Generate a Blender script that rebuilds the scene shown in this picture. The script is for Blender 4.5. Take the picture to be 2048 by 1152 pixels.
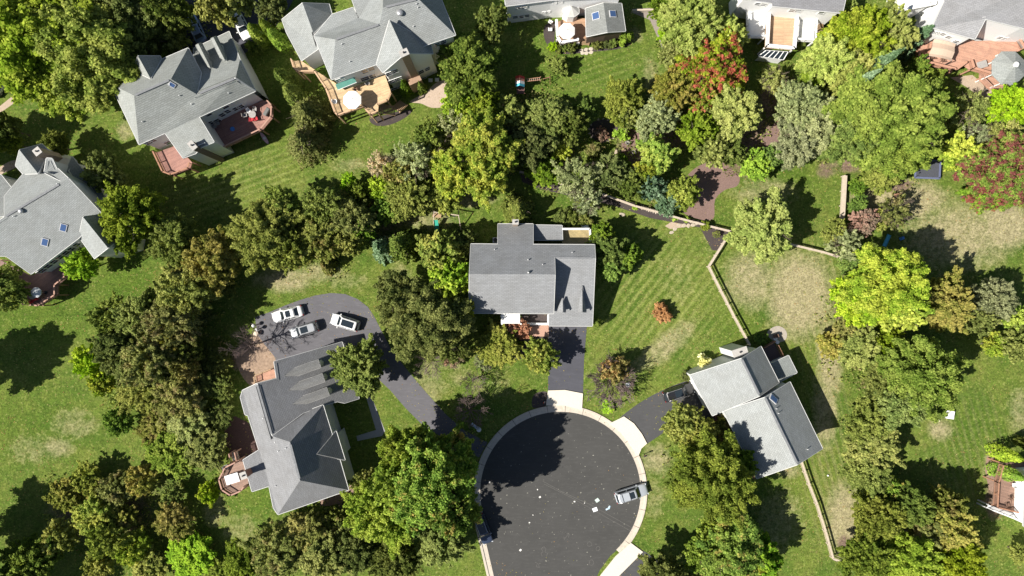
import bpy, bmesh, math, random
import numpy as np
from mathutils import Vector, Matrix
for o in list(bpy.data.objects): bpy.data.objects.remove(o)
SC = bpy.context.scene
COL = SC.collection
# ------------------------------------------------------------------ camera, sky, sun, exposure
H = 107.0            # flying height of the camera above the lawns (m)
FP = 1365.0          # focal length in photo pixels (24 mm equivalent lens)
cam_d = bpy.data.cameras.new('camera'); cam = bpy.data.objects.new('camera', cam_d); COL.objects.link(cam)
cam.location = (0, 0, H); cam.rotation_euler = (0, 0, 0)
cam_d.sensor_width = 36; cam_d.lens = FP/2048*36; cam_d.clip_end = 3000
SC.camera = cam
SUN_EL = math.radians(46); SUN_AZ = math.radians(21)      # shadows run 21 deg above +x
w = bpy.data.worlds.new('World'); SC.world = w; w.use_nodes = True
sk = w.node_tree.nodes.new('ShaderNodeTexSky'); sk.sky_type = 'NISHITA'; sk.sun_disc = False
sk.sun_elevation = SUN_EL; sk.sun_rotation = math.atan2(-math.cos(SUN_AZ), -math.sin(SUN_AZ))
bg = w.node_tree.nodes['Background']; w.node_tree.links.new(sk.outputs[0], bg.inputs[0]); bg.inputs[1].default_value = 0.05
sd = bpy.data.lights.new('sun', 'SUN'); sun = bpy.data.objects.new('sun', sd); COL.objects.link(sun)
sd.energy = 5.0; sd.angle = math.radians(0.5); sd.color = (1, 0.95, 0.87)
sun.rotation_euler = Vector((math.cos(SUN_AZ)*math.cos(SUN_EL), math.sin(SUN_AZ)*math.cos(SUN_EL), -math.sin(SUN_EL))).to_track_quat('-Z', 'Y').to_euler()
sun.location = (-60, -30, 90)
SC.view_settings.view_transform = 'Standard'; SC.view_settings.look = 'None'
SC.view_settings.gamma = 1; SC.view_settings.exposure = 0.7
SC.cycles.max_bounces = 5; SC.cycles.diffuse_bounces = 2; SC.cycles.transparent_max_bounces = 4
R = math.radians
rng = np.random.default_rng(7); random.seed(7)

def P(px, py, z=0.0):      # a point of the photograph at height z
    k = (H-z)/FP
    return Vector(((px-1024)*k, -(py-576)*k, z))
def M(d, z=0.0): return d*(H-z)/FP        # photo pixels -> metres at height z

# ------------------------------------------------------------------ materials
MATS = {}
def nt(name):
    m = bpy.data.materials.new(name); m.use_nodes = True; n = m.node_tree; n.nodes.clear()
    out = n.nodes.new('ShaderNodeOutputMaterial'); return m, n, out
def N(n, t, **kw):
    x = n.nodes.new(t)
    for k, v in kw.items():
        if k.startswith('i_'): x.inputs[k[2:].replace('_', ' ')].default_value = v
        else: setattr(x, k, v)
    return x
def mixc(n, fac, a, b, mode='MIX'):
    x = n.nodes.new('ShaderNodeMix'); x.data_type = 'RGBA'; x.blend_type = mode
    for s, v in ((x.inputs[0], fac), (x.inputs[6], a), (x.inputs[7], b)):
        if hasattr(v, 'links'): n.links.new(v, s)
        elif isinstance(v, (tuple, list)): s.default_value = (*v[:3], 1)
        else: s.default_value = v
    return x.outputs[2]
def mth(n, op, a, b=None, c=None, clamp=False):
    x = n.nodes.new('ShaderNodeMath'); x.operation = op; x.use_clamp = clamp
    for i, v in enumerate((a, b, c)):
        if v is None: continue
        if hasattr(v, 'links'): n.links.new(v, x.inputs[i])
        else: x.inputs[i].default_value = v
    return x.outputs[0]
def noise(n, co, scale, detail=4, rough=.6, mp=None):
    x = N(n, 'ShaderNodeTexNoise'); x.inputs['Scale'].default_value = scale; x.inputs['Detail'].default_value = detail
    x.inputs['Roughness'].default_value = rough
    if mp is not None:
        m_ = N(n, 'ShaderNodeMapping'); m_.inputs['Scale'].default_value = mp[0]; m_.inputs['Rotation'].default_value = (0, 0, mp[1])
        n.links.new(co, m_.inputs[0]); co = m_.outputs[0]
    n.links.new(co, x.inputs['Vector']); return x.outputs['Fac']
def ramp(n, fac, lo, hi):
    x = N(n, 'ShaderNodeMapRange'); x.inputs[1].default_value = lo; x.inputs[2].default_value = hi; x.clamp = True
    n.links.new(fac, x.inputs[0]); return x.outputs[0]
def mat(name, col, rough=.7, var=.18, scale=6, metal=0, spec=.3, bump=0, stretch=None, col2=None, coord='Object', stain=0):
    key = (name,)
    if key in MATS: return MATS[key]
    m, n, out = nt(name)
    tc = N(n, 'ShaderNodeTexCoord'); co = tc.outputs[coord]
    f = noise(n, co, scale, 5, .65, stretch)
    f2 = noise(n, co, scale*.13, 3, .5)
    c2 = col2 or tuple(min(1, c*(1+var)) for c in col); c1 = tuple(c*(1-var) for c in col) if not col2 else col
    c = mixc(n, ramp(n, f, .3, .7), c1, c2)
    c = mixc(n, mth(n, 'MULTIPLY', ramp(n, f2, .4, .7), stain or var), c, tuple(x*.6 for x in col))
    b = N(n, 'ShaderNodeBsdfPrincipled'); n.links.new(c, b.inputs['Base Color'])
    b.inputs['Roughness'].default_value = rough; b.inputs['Metallic'].default_value = metal
    b.inputs['Specular IOR Level'].default_value = spec
    if bump:
        bm_ = N(n, 'ShaderNodeBump'); bm_.inputs['Strength'].default_value = bump; bm_.inputs['Distance'].default_value = .03
        n.links.new(f, bm_.inputs['Height']); n.links.new(bm_.outputs[0], b.inputs['Normal'])
    n.links.new(b.outputs[0], out.inputs[0]); MATS[key] = m; return m
def shingle(name, col, ang=0):
    key = (name, ang)
    if key in MATS: return MATS[key]
    m, n, out = nt(name)
    tc = N(n, 'ShaderNodeTexCoord'); co = tc.outputs['Object']
    mp = N(n, 'ShaderNodeMapping'); mp.inputs['Rotation'].default_value = (0, 0, -ang); n.links.new(co, mp.inputs[0])
    br = N(n, 'ShaderNodeTexBrick'); n.links.new(mp.outputs[0], br.inputs['Vector'])
    br.inputs['Scale'].default_value = 1; br.inputs['Brick Width'].default_value = .55; br.inputs['Row Height'].default_value = .2
    br.inputs['Mortar Size'].default_value = .016; br.inputs['Color1'].default_value = (*[c*1.07 for c in col], 1)
    br.inputs['Color2'].default_value = (*[c*.92 for c in col], 1); br.inputs['Mortar'].default_value = (*[c*.55 for c in col], 1)
    g = noise(n, co, 9, 3, .7); g2 = noise(n, co, .5, 4, .6); g3 = noise(n, mp.outputs[0], 1.4, 4, .7, ((.35, 2.2, 1), 0))
    c = mixc(n, 1, br.outputs[0], mixc(n, g, (.62,)*3, (1.38,)*3), 'MULTIPLY')
    c = mixc(n, ramp(n, g2, .35, .75), c, mixc(n, 1, c, (.86, .85, .83), 'MULTIPLY'))
    c = mixc(n, ramp(n, g3, .5, .75), c, mixc(n, 1, c, (.92, .92, .93), 'MULTIPLY'))
    b = N(n, 'ShaderNodeBsdfPrincipled'); b.inputs['Roughness'].default_value = .85; b.inputs['Specular IOR Level'].default_value = .25
    n.links.new(c, b.inputs['Base Color'])
    bp = N(n, 'ShaderNodeBump'); bp.inputs['Strength'].default_value = .5; bp.inputs['Distance'].default_value = .02
    n.links.new(g, bp.inputs['Height']); n.links.new(bp.outputs[0], b.inputs['Normal'])
    n.links.new(b.outputs[0], out.inputs[0]); MATS[key] = m; return m
def siding(name, col):
    key = ('sid', name)
    if key in MATS: return MATS[key]
    m, n, out = nt(name); tc = N(n, 'ShaderNodeTexCoord')
    sp = N(n, 'ShaderNodeSeparateXYZ'); n.links.new(tc.outputs['Object'], sp.inputs[0])
    fr = mth(n, 'FRACT', mth(n, 'MULTIPLY', sp.outputs[2], 5.0))
    ln = ramp(n, fr, .0, .18)
    g = noise(n, tc.outputs['Object'], .8, 3)
    c = mixc(n, ln, tuple(c*.72 for c in col), col); c = mixc(n, mth(n, 'MULTIPLY', g, .25), c, tuple(c*.7 for c in col))
    b = N(n, 'ShaderNodeBsdfPrincipled'); b.inputs['Roughness'].default_value = .6; n.links.new(c, b.inputs['Base Color'])
    n.links.new(b.outputs[0], out.inputs[0]); MATS[key] = m; return m
def boards(name, col, ang, wdt=.14):
    key = ('brd', name, ang)
    if key in MATS: return MATS[key]
    m, n, out = nt(name); tc = N(n, 'ShaderNodeTexCoord')
    mp = N(n, 'ShaderNodeMapping'); mp.inputs['Rotation'].default_value = (0, 0, -ang); n.links.new(tc.outputs['Object'], mp.inputs[0])
    br = N(n, 'ShaderNodeTexBrick'); n.links.new(mp.outputs[0], br.inputs['Vector']); br.inputs['Scale'].default_value = 1
    br.inputs['Brick Width'].default_value = 3.6; br.inputs['Row Height'].default_value = wdt; br.inputs['Mortar Size'].default_value = .008
    br.inputs['Color1'].default_value = (*[c*1.1 for c in col], 1); br.inputs['Color2'].default_value = (*[c*.85 for c in col], 1)
    br.inputs['Mortar'].default_value = (*[c*.3 for c in col], 1)
    g = noise(n, tc.outputs['Object'], 1.2, 5, .7)
    c = mixc(n, ramp(n, g, .4, .75), br.outputs[0], mixc(n, 1, br.outputs[0], (.72, .74, .78), 'MULTIPLY'))
    b = N(n, 'ShaderNodeBsdfPrincipled'); b.inputs['Roughness'].default_value = .8; n.links.new(c, b.inputs['Base Color'])
    n.links.new(b.outputs[0], out.inputs[0]); MATS[key] = m; return m
def paint(name, col, rough=.3, metal=0.0, coat=.6):
    if name in MATS: return MATS[name]
    m, n, out = nt(name); b = N(n, 'ShaderNodeBsdfPrincipled')
    tc = N(n, 'ShaderNodeTexCoord'); g = noise(n, tc.outputs['Object'], 3, 4)
    c = mixc(n, g, tuple(x*.9 for x in col), tuple(min(1, x*1.05) for x in col)); n.links.new(c, b.inputs['Base Color'])
    b.inputs['Roughness'].default_value = rough; b.inputs['Metallic'].default_value = metal; b.inputs['Coat Weight'].default_value = coat
    b.inputs['Coat Roughness'].default_value = .08
    n.links.new(b.outputs[0], out.inputs[0]); MATS[name] = m; return m
def N_frac(n, x, k): return mth(n, 'FRACT', mth(n, 'MULTIPLY', x, k))
def foliage(a, b_, c_=None, transl=.45, sc=.35, cut=(.42, .6), cc=(.55, .68)):
    key = ('fol', a, b_, c_, sc, cut, cc)
    if key in MATS: return MATS[key]
    m, n, out = nt('foliage_%d' % len(MATS))
    tc = N(n, 'ShaderNodeTexCoord'); oi = N(n, 'ShaderNodeObjectInfo')
    va = N(n, 'ShaderNodeVectorMath', operation='ADD'); n.links.new(tc.outputs['Object'], va.inputs[0])
    sc_ = N(n, 'ShaderNodeVectorMath', operation='SCALE'); sc_.inputs[0].default_value = (37, 19, 11); n.links.new(oi.outputs['Random'], sc_.inputs[3])
    n.links.new(sc_.outputs[0], va.inputs[1]); co = va.outputs[0]
    at = N(n, 'ShaderNodeAttribute'); at.attribute_name = 'rnd'; rn = at.outputs['Fac']
    f = noise(n, co, sc, 3, .6)
    c = mixc(n, ramp(n, mth(n, 'ADD', f, mth(n, 'MULTIPLY', mth(n, 'SUBTRACT', rn, .5), .22)), *cut), a, b_)
    if c_:
        f2 = noise(n, co, sc*1.7, 2, .5, ((1, 1, 1), 1.1))
        c = mixc(n, ramp(n, mth(n, 'ADD', f2, mth(n, 'MULTIPLY', mth(n, 'SUBTRACT', rn, .5), .15)), *cc), c, c_)
    v = mth(n, 'MULTIPLY', mth(n, 'MULTIPLY_ADD', rn, .82, .82), mth(n, 'MULTIPLY_ADD', N_frac(n, oi.outputs['Random'], 13.7), .3, .87))
    hs = N(n, 'ShaderNodeHueSaturation'); n.links.new(c, hs.inputs['Color']); n.links.new(v, hs.inputs['Value'])
    sat = mth(n, 'MULTIPLY_ADD', oi.outputs['Random'], .18, .94); n.links.new(sat, hs.inputs['Saturation'])
    hu = mth(n, 'MULTIPLY_ADD', N_frac(n, oi.outputs['Random'], 7.3), .022, .489); n.links.new(hu, hs.inputs['Hue'])
    d = N(n, 'ShaderNodeBsdfDiffuse'); t = N(n, 'ShaderNodeBsdfTranslucent'); mx = N(n, 'ShaderNodeMixShader')
    n.links.new(hs.outputs[0], d.inputs[0])
    tcol = mixc(n, 1, hs.outputs[0], (1.15, 1.1, .7), 'MULTIPLY'); n.links.new(tcol, t.inputs[0])
    mx.inputs[0].default_value = transl; n.links.new(d.outputs[0], mx.inputs[1]); n.links.new(t.outputs[0], mx.inputs[2])
    n.links.new(mx.outputs[0], out.inputs[0]); MATS[key] = m; return m

WHITE = lambda: mat('white_trim', (.78, .78, .76), .5, .04, 2)
BARK = lambda: mat('bark', (.14, .11, .085), .9, .3, 5, bump=.4)
BARK2 = lambda: mat('grey_twig_bark', (.17, .125, .115), .9, .35, 5)
GLASS = lambda: paint('dark_window_glass', (.02, .028, .035), .06, 0, .5)
CONC = lambda: mat('pale_concrete', (.53, .47, .39), .9, .12, 3, stain=.3)
METAL = lambda: paint('grey_metal', (.5, .5, .5), .35, .6, 0)
DARK = lambda: mat('dark_plastic', (.03, .03, .033), .6, .2, 6)

# ------------------------------------------------------------------ object helpers
def tag(o, label=None, cat=None, group=None, kind=None):
    if label: o['label'] = label
    if cat: o['category'] = cat
    if group: o['group'] = group
    if kind: o['kind'] = kind
    return o
def empty(name, loc, rz=0, label=None, cat=None, group=None):
    o = bpy.data.objects.new(name, None); COL.objects.link(o); o.location = loc; o.rotation_euler = (0, 0, rz)
    o.empty_display_size = .3
    return tag(o, label, cat, group)
class MB:
    def __init__(s): s.v = []; s.f = []
    def add(s, vs, fs):
        k = len(s.v); s.v += [tuple(v) for v in vs]; s.f += [tuple(i+k for i in f) for f in fs]; return s
    def box(s, c, d, rz=0, bev=0):
        x, y, z = [q/2 for q in d]; cr, sr = math.cos(rz), math.sin(rz)
        if bev:
            b = min(bev, x*.9, y*.9, z*.9); rings = []
            for zz, ins in ((-z, b), (-z+b, 0), (z-b, 0), (z, b)):
                X, Y = x-ins, y-ins; q = b*.7
                rings.append([(X, -Y+q, zz), (X, Y-q, zz), (X-q, Y, zz), (-X+q, Y, zz), (-X, Y-q, zz), (-X, -Y+q, zz), (-X+q, -Y, zz), (X-q, -Y, zz)])
            vs = [p for r_ in rings for p in r_]; fs = [tuple(range(7, -1, -1)), tuple(range(24, 32))]
            for r_ in range(3):
                for i in range(8): fs.append((r_*8+i, r_*8+(i+1) % 8, (r_+1)*8+(i+1) % 8, (r_+1)*8+i))
        else:
            vs = [(a, b_, c_) for c_ in (-z, z) for a, b_ in ((-x, -y), (x, -y), (x, y), (-x, y))]
            fs = [(3, 2, 1, 0), (4, 5, 6, 7), (0, 1, 5, 4), (1, 2, 6, 5), (2, 3, 7, 6), (3, 0, 4, 7)]
        return s.add([(c[0]+a*cr-b_*sr, c[1]+a*sr+b_*cr, c[2]+e) for a, b_, e in vs], fs)
    def bar(s, a, b, wd, ht=None):           # square bar from a to b
        a = Vector(a); b = Vector(b); ht = ht or wd; d = (b-a).normalized()
        u = d.cross(Vector((0, 0, 1)))
        u = u.normalized() if u.length > 1e-3 else Vector((1, 0, 0)); v = u.cross(d).normalized()
        vs = [p+u*(i*wd/2)+v*(j*ht/2) for p in (a, b) for i, j in ((-1, -1), (1, -1), (1, 1), (-1, 1))]
        return s.add(vs, [(0, 1, 2, 3), (7, 6, 5, 4), (0, 4, 5, 1), (1, 5, 6, 2), (2, 6, 7, 3), (3, 7, 4, 0)])
    def tube(s, pts, rad, n=6):
        pts = [Vector(p) for p in pts]; vs = []; fs = []
        for i, p in enumerate(pts):
            d = (pts[min(i+1, len(pts)-1)]-pts[max(i-1, 0)]).normalized()
            u = d.cross(Vector((.13, .21, 1)) if abs(d.z) < .9 else Vector((1, .1, 0))).normalized(); v = d.cross(u)
            r_ = rad[i] if isinstance(rad, (list, tuple)) else rad
            vs += [p+u*math.cos(6.2832*k/n)*r_+v*math.sin(6.2832*k/n)*r_ for k in range(n)]
        for i in range(len(pts)-1):
            for k in range(n): fs.append((i*n+k, i*n+(k+1) % n, (i+1)*n+(k+1) % n, (i+1)*n+k))
        fs += [tuple(range(n-1, -1, -1)), tuple(range((len(pts)-1)*n, len(pts)*n))]
        return s.add(vs, fs)
    def lathe(s, c, prof, n=16):             # (radius, z) profile
        vs = [(c[0]+r_*math.cos(6.2832*k/n), c[1]+r_*math.sin(6.2832*k/n), c[2]+z) for r_, z in prof for k in range(n)]; fs = []
        for i in range(len(prof)-1):
            for k in range(n): fs.append((i*n+k, i*n+(k+1) % n, (i+1)*n+(k+1) % n, (i+1)*n+k))
        fs += [tuple(range(n-1, -1, -1)), tuple(range((len(prof)-1)*n, len(prof)*n))]
        return s.add(vs, fs)
    def slab(s, pts, th):                    # polygon (3D) given thickness downward
        n = len(pts); a = [Vector(p) for p in pts]
        ar = sum(a[i].x*a[(i+1) % n].y-a[(i+1) % n].x*a[i].y for i in range(n))
        if ar < 0: a.reverse()
        vs = a+[p-Vector((0, 0, th)) for p in a]
        from mathutils.geometry import tessellate_polygon
        tri = [tuple(range(n))] if n < 4 else [tuple(t) for t in tessellate_polygon([a])]
        tri = [t if n < 4 or ((a[t[1]]-a[t[0]]).cross(a[t[2]]-a[t[0]])).z > 0 else t[::-1] for t in tri]
        return s.add(vs, tri+[tuple(i+n for i in t[::-1]) for t in tri]+[(i+n, (i+1) % n+n, (i+1) % n, i) for i in range(n)])
    def build(s, name, m, parent=None, smooth=False):
        me = bpy.data.meshes.new(name); me.from_pydata(s.v, [], s.f); me.update()
        if smooth: me.polygons.foreach_set('use_smooth', [True]*len(me.polygons))
        me.materials.append(m); o = bpy.data.objects.new(name, me); COL.objects.link(o)
        if parent: o.parent = parent
        return o
def loc(parent, p):                          # world point into the frame of a parent that has only location + rz
    q = Vector(p)-parent.location; a = -parent.rotation_euler.z
    return Vector((q.x*math.cos(a)-q.y*math.sin(a), q.x*math.sin(a)+q.y*math.cos(a), q.z))
def smooth_poly(pts, n=5):
    out = []; L = len(pts)
    for i in range(L):
        p0, p1, p2, p3 = [np.array(pts[(i+k-1) % L], float) for k in range(4)]
        for t in np.linspace(0, 1, n, endpoint=False):
            out.append(tuple(.5*((2*p1)+(-p0+p2)*t+(2*p0-5*p1+4*p2-p3)*t*t+(-p0+3*p1-3*p2+p3)*t**3)))
    return out
def sheet(name, pts, z, m, kind='structure', th=.05, sm=False, **kw):
    if sm: pts = smooth_poly(pts)
    o = MB().slab([P(x, y, z) for x, y in pts], th).build(name, m); return tag(o, kind=kind, **kw)
def copy_tree(o, parent=None):
    c = o.copy(); COL.objects.link(c); c.parent = parent
    for ch in list(o.children): copy_tree(ch, c)
    return c

# ------------------------------------------------------------------ ground: one sheet, lawn with worn, bare and mown areas
def ground():
    xs = np.concatenate([[-900, -500, -300, -180, -120], np.arange(-96, 96.01, .6), [120, 180, 300, 500, 900]])
    ys = np.concatenate([[-900, -500, -250, -120, -75], np.arange(-56, 56.01, .6), [75, 120, 250, 500, 900]])
    X, Y = np.meshgrid(xs, ys); nx, ny = len(xs), len(ys)
    Z = np.zeros_like(X)
    co = np.stack([X, Y, Z], -1).reshape(-1, 3)
    i = np.arange(nx-1)[None, :]+np.arange(ny-1)[:, None]*nx
    q = np.stack([i, i+1, i+1+nx, i+nx], -1).reshape(-1, 4)
    me = bpy.data.meshes.new('ground'); me.from_pydata(co.tolist(), [], q.tolist()); me.update()
    px = X/(H/FP)+1024; py = 576-Y/(H/FP)
    def field(bl):
        a = np.zeros_like(px)
        for (cx, cy, rx, ry, amp, *an) in bl:
            t = R(an[0]) if an else 0; dx, dy = px-cx, py-cy
            u = dx*math.cos(t)-dy*math.sin(t); v = dx*math.sin(t)+dy*math.cos(t)
            a = np.maximum(a, amp*np.clip(1.5-1.2*np.sqrt((u/rx)**2+(v/ry)**2), 0, 1))
        return a
    dry = [(1600, 590, 75, 95, .85), (1500, 560, 60, 70, .6), (1660, 720, 30, 90, .7), (1690, 1040, 42, 80, .85), (1650, 820, 30, 90, .6), (1920, 470, 130, 80, .62), (2010, 450, 60, 60, .8), (1800, 400, 110, 45, .85),
           (1530, 385, 80, 35, .42), (1500, 420, 30, 30, .55), (570, 560, 70, 30, .6), (640, 545, 60, 25, .5), (700, 330, 45, 22, .35), (115, 895, 38, 24, .5), (150, 850, 60, 40, .35), (60, 900, 60, 40, .3), (900, 745, 60, 50, .25),
           (860, 760, 40, 60, .35), (980, 770, 70, 40, .2), (1335, 690, 80, 28, .52, 40), (1290, 720, 60, 20, .42, 40), (1350, 560, 50, 70, .2), (430, 1020, 30, 50, .4), (480, 1060, 50, 40, .3), (250, 260, 20, 25, .5), (930, 400, 70, 18, .55), (850, 440, 80, 25, .45), (1480, 990, 60, 50, .2),
           (1560, 1040, 60, 80, .35), (1310, 920, 40, 40, .5), (1310, 1000, 25, 60, .3), (1300, 150, 20, 60, .35), (1270, 70, 18, 20, .5), (1880, 860, 30, 25, .6), (1985, 930, 20, 50, .6), (2040, 820, 30, 60, .4), (1575, 940, 35, 20, .5), (780, 320, 30, 16, .6), (690, 560, 60, 25, .3), (800, 560, 30, 60, .3), (1420, 470, 20, 60, .25)]
    soil = [(1290, 300, 75, 70, .9), (1340, 260, 90, 60, .8), (1500, 290, 80, 80, 1), (1560, 200, 60, 70, .9), (520, 700, 60, 45, .9), (485, 720, 40, 40, .7), (900, 300, 90, 70, .6), (1100, 300, 80, 60, .7), (1700, 330, 90, 30, .6),
            (1790, 370, 50, 20, .9), (1680, 610, 20, 60, .8), (1650, 340, 28, 28, .7), (1730, 430, 60, 40, .5), (200, 1020, 150, 90, .75), (320, 980, 90, 60, .5), (300, 720, 110, 110, .8), (620, 1060, 90, 50, .8), (690, 1000, 30, 25, .8), (1700, 210, 90, 90, .7),
            (740, 440, 120, 70, .6), (1830, 1060, 120, 70, .7), (2010, 415, 30, 22, .6), (1440, 860, 60, 40, .7), (1470, 905, 40, 60, .7), (1695, 330, 16, 20, .9), (1930, 420, 90, 20, .35), (1990, 1000, 30, 60, .8), (930, 880, 40, 30, .7), (1688, 1090, 20, 30, .8), (560, 560, 30, 14, .5)]
    sA = [(1310, 590, 150, 150, 1), (1200, 760, 60, 60, .6)]
    sB = [(480, 370, 190, 70, 1, 20), (1230, 150, 130, 60, .6), (590, 400, 100, 60, .8)]
    sC = [(1640, 600, 110, 140, .8), (1950, 900, 110, 120, .5), (1650, 900, 50, 200, .8)]
    lush = [(80, 640, 120, 70, .6), (60, 850, 160, 70, .5), (1180, 130, 130, 80, .7), (1570, 350, 80, 30, .7), (600, 980, 150, 60, .5), (1960, 870, 90, 90, .7), (1270, 560, 70, 80, .5), (250, 560, 60, 60, .8), (1540, 1000, 60, 40, .4), (1450, 640, 60, 50, .3)]
    for nm, bl in (('dry', dry), ('soil', soil), ('sa', sA), ('sb', sB), ('sc', sC), ('lush', lush)):
        at = me.attributes.new(nm, 'FLOAT', 'POINT'); at.data.foreach_set('value', field(bl).reshape(-1).astype(np.float32))
    m, n, out = nt('lawn'); tc = N(n, 'ShaderNodeTexCoord'); co_ = tc.outputs['Object']
    A = lambda nm: [setattr(x := N(n, 'ShaderNodeAttribute'), 'attribute_name', nm), x.outputs['Fac']][1]
    n1 = noise(n, co_, .12, 5, .6); n2 = noise(n, co_, 1.1, 6, .72); n3 = noise(n, co_, 6, 4, .8); n4 = noise(n, co_, .4, 5, .75)
    base = mixc(n, ramp(n, n1, .35, .65), (.07, .125, .018), (.12, .165, .028))
    base = mixc(n, ramp(n, n4, .45, .72), base, (.16, .18, .04))
    base = mixc(n, A('lush'), base, mixc(n, ramp(n, n4, .3, .7), (.045, .098, .011), (.10, .155, .02)))
    def stripes(ang, per, amp, at):
        mp = N(n, 'ShaderNodeMapping'); mp.inputs['Rotation'].default_value = (0, 0, -ang); n.links.new(co_, mp.inputs[0])
        sp = N(n, 'ShaderNodeSeparateXYZ'); n.links.new(mp.outputs[0], sp.inputs[0])
        wv = mth(n, 'SINE', mth(n, 'ADD', mth(n, 'MULTIPLY', sp.outputs[1], 6.2832/per), mth(n, 'MULTIPLY', n4, 2.5)))
        pt = noise(n, mp.outputs[0], 1.0, 4, .7, ((.15, 1.6, 1), 0))
        s = mth(n, 'MULTIPLY', mth(n, 'MULTIPLY', ramp(n, mth(n, 'ADD', mth(n, 'MULTIPLY', wv, .2), pt), .38, .85), amp), at)
        return s
    base = mixc(n, stripes(R(52), 1.25, .8, A('sa')), base, (.25, .27, .08))
    base = mixc(n, stripes(R(20), 1.0, .75, A('sb')), base, (.21, .24, .07))
    base = mixc(n, stripes(R(105), 1.1, .55, A('sc')), base, (.30, .26, .13))
    dr = ramp(n, mth(n, 'ADD', mth(n, 'MULTIPLY', A('dry'), .75), mth(n, 'MULTIPLY', mth(n, 'ADD', n2, n4), .5)), .62, 1.02)
    base = mixc(n, mth(n, 'MULTIPLY', dr, .95), base, mixc(n, n2, (.27, .245, .12), (.36, .31, .19)))
    so = ramp(n, mth(n, 'ADD', mth(n, 'MULTIPLY', A('soil'), .8), mth(n, 'MULTIPLY', n2, .5)), .6, .85)
    base = mixc(n, so, base, mixc(n, n3, (.12, .085, .06), (.24, .17, .13)))
    n6 = noise(n, co_, 3.2, 3, .7); v = mth(n, 'MULTIPLY', mth(n, 'MULTIPLY_ADD', mth(n, 'ADD', n3, n6), 1.9, -.9), mth(n, 'MULTIPLY_ADD', n2, 1.5, .27))
    cl = noise(n, co_, 2.3, 2, .5); base = mixc(n, mth(n, 'MULTIPLY', ramp(n, cl, .60, .68), .55), base, (.27, .28, .09))
    c = mixc(n, 1, base, (1, 1, 1), 'MULTIPLY')
    hs = N(n, 'ShaderNodeHueSaturation'); n.links.new(c, hs.inputs['Color']); n.links.new(v, hs.inputs['Value'])
    b = N(n, 'ShaderNodeBsdfPrincipled'); b.inputs['Roughness'].default_value = .95; b.inputs['Specular IOR Level'].default_value = .1
    n.links.new(hs.outputs[0], b.inputs['Base Color'])
    bp = N(n, 'ShaderNodeBump'); bp.inputs['Strength'].default_value = .8; bp.inputs['Distance'].default_value = .12
    n.links.new(mth(n, 'ADD', n3, n2), bp.inputs['Height']); n.links.new(bp.outputs[0], b.inputs['Normal'])
    n.links.new(b.outputs[0], out.inputs[0]); me.materials.append(m)
    o = bpy.data.objects.new('ground', me); COL.objects.link(o); tag(o, kind='structure')
ground()

# ------------------------------------------------------------------ roads, driveways, kerbs, paths, beds
def asphalt(name, col, mark=0):
    m, n, out = nt(name); tc = N(n, 'ShaderNodeTexCoord'); co = tc.outputs['Object']
    a = noise(n, co, .25, 4, .6); b1 = noise(n, co, 14, 3, .8); c1 = noise(n, co, 1.6, 5, .7, ((.4, 1.6, 1), .5))
    c = mixc(n, a, tuple(x*.78 for x in col), tuple(x*1.22 for x in col))
    c = mixc(n, ramp(n, c1, .5, .8), c, tuple(x*1.35 for x in col))
    c = mixc(n, ramp(n, b1, .66, .74), c, tuple(min(.5, x*1.7) for x in col))
    if mark:
        sp = noise(n, co, 3.1, 2, .4); c = mixc(n, mth(n, 'MULTIPLY', ramp(n, sp, .70, .74), .7), c, (.35, .34, .28))
        vo = N(n, 'ShaderNodeTexVoronoi', feature='DISTANCE_TO_EDGE'); vo.inputs['Scale'].default_value = .09; n.links.new(co, vo.inputs[0])
        c = mixc(n, mth(n, 'MULTIPLY', mth(n, 'SUBTRACT', 1, ramp(n, vo.outputs[0], .0, .004)), .12), c, tuple(x*1.9 for x in col))
    b = N(n, 'ShaderNodeBsdfPrincipled'); b.inputs['Roughness'].default_value = .88; b.inputs['Specular IOR Level'].default_value = .3
    n.links.new(c, b.inputs['Base Color'])
    bp = N(n, 'ShaderNodeBump'); bp.inputs['Strength'].default_value = .3; bp.inputs['Distance'].default_value = .02
    n.links.new(b1, bp.inputs['Height']); n.links.new(bp.outputs[0], b.inputs['Normal'])
    n.links.new(b.outputs[0], out.inputs[0]); return m
ROAD = asphalt('road_asphalt', (.060, .059, .056), 1); DRV = asphalt('driveway_asphalt', (.115, .112, .122)); DRV2 = asphalt('sealed_driveway_asphalt', (.072, .073, .086)); DRV3 = asphalt('new_driveway_asphalt', (.068, .068, .070))
CX, CY, CR = 1121, 984, 162
arc = lambda r_, a0, a1, n=40: [(CX+r_*math.cos(R(a)), CY-r_*math.sin(R(a))) for a in np.linspace(a0, a1, n)]
road_edge = arc(CR, -52, 198, 70)
left_tail = [(962, 1050), (972, 1092), (986, 1152), (1003, 1230), (1040, 1400)]
right_tail = [(1200, 1140), (1188, 1165), (1190, 1230), (1215, 1400)]
sheet('road', [*right_tail[::-1], *road_edge, *left_tail], .008, ROAD)
sheet('driveway', [(1097, 650), (1174, 650), (1168, 720), (1166, 788), (1130, 781), (1096, 782), (1097, 720)], .012, DRV2)
sheet('driveway', smooth_poly([(1244, 836), (1270, 812), (1310, 788), (1350, 770), (1385, 760)], 6)[:25]+[(1385, 760), (1432, 840), (1405, 835), (1370, 842), (1335, 860), (1294, 888), (1275, 860)], .012, DRV3)
sheet('driveway', [(510, 634), (540, 624), (570, 611), (600, 600), (630, 591), (662, 586), (690, 588), (715, 598), (736, 614), (750, 636), (762, 660), (778, 690), (800, 722), (826, 754), (855, 788), (893, 830), (930, 862), (975, 885), (958, 915), (920, 895), (880, 872), (845, 850), (810, 815), (780, 780), (750, 752), (728, 742), (700, 740), (560, 742), (548, 712), (530, 690), (514, 668)], .012, DRV)
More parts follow.
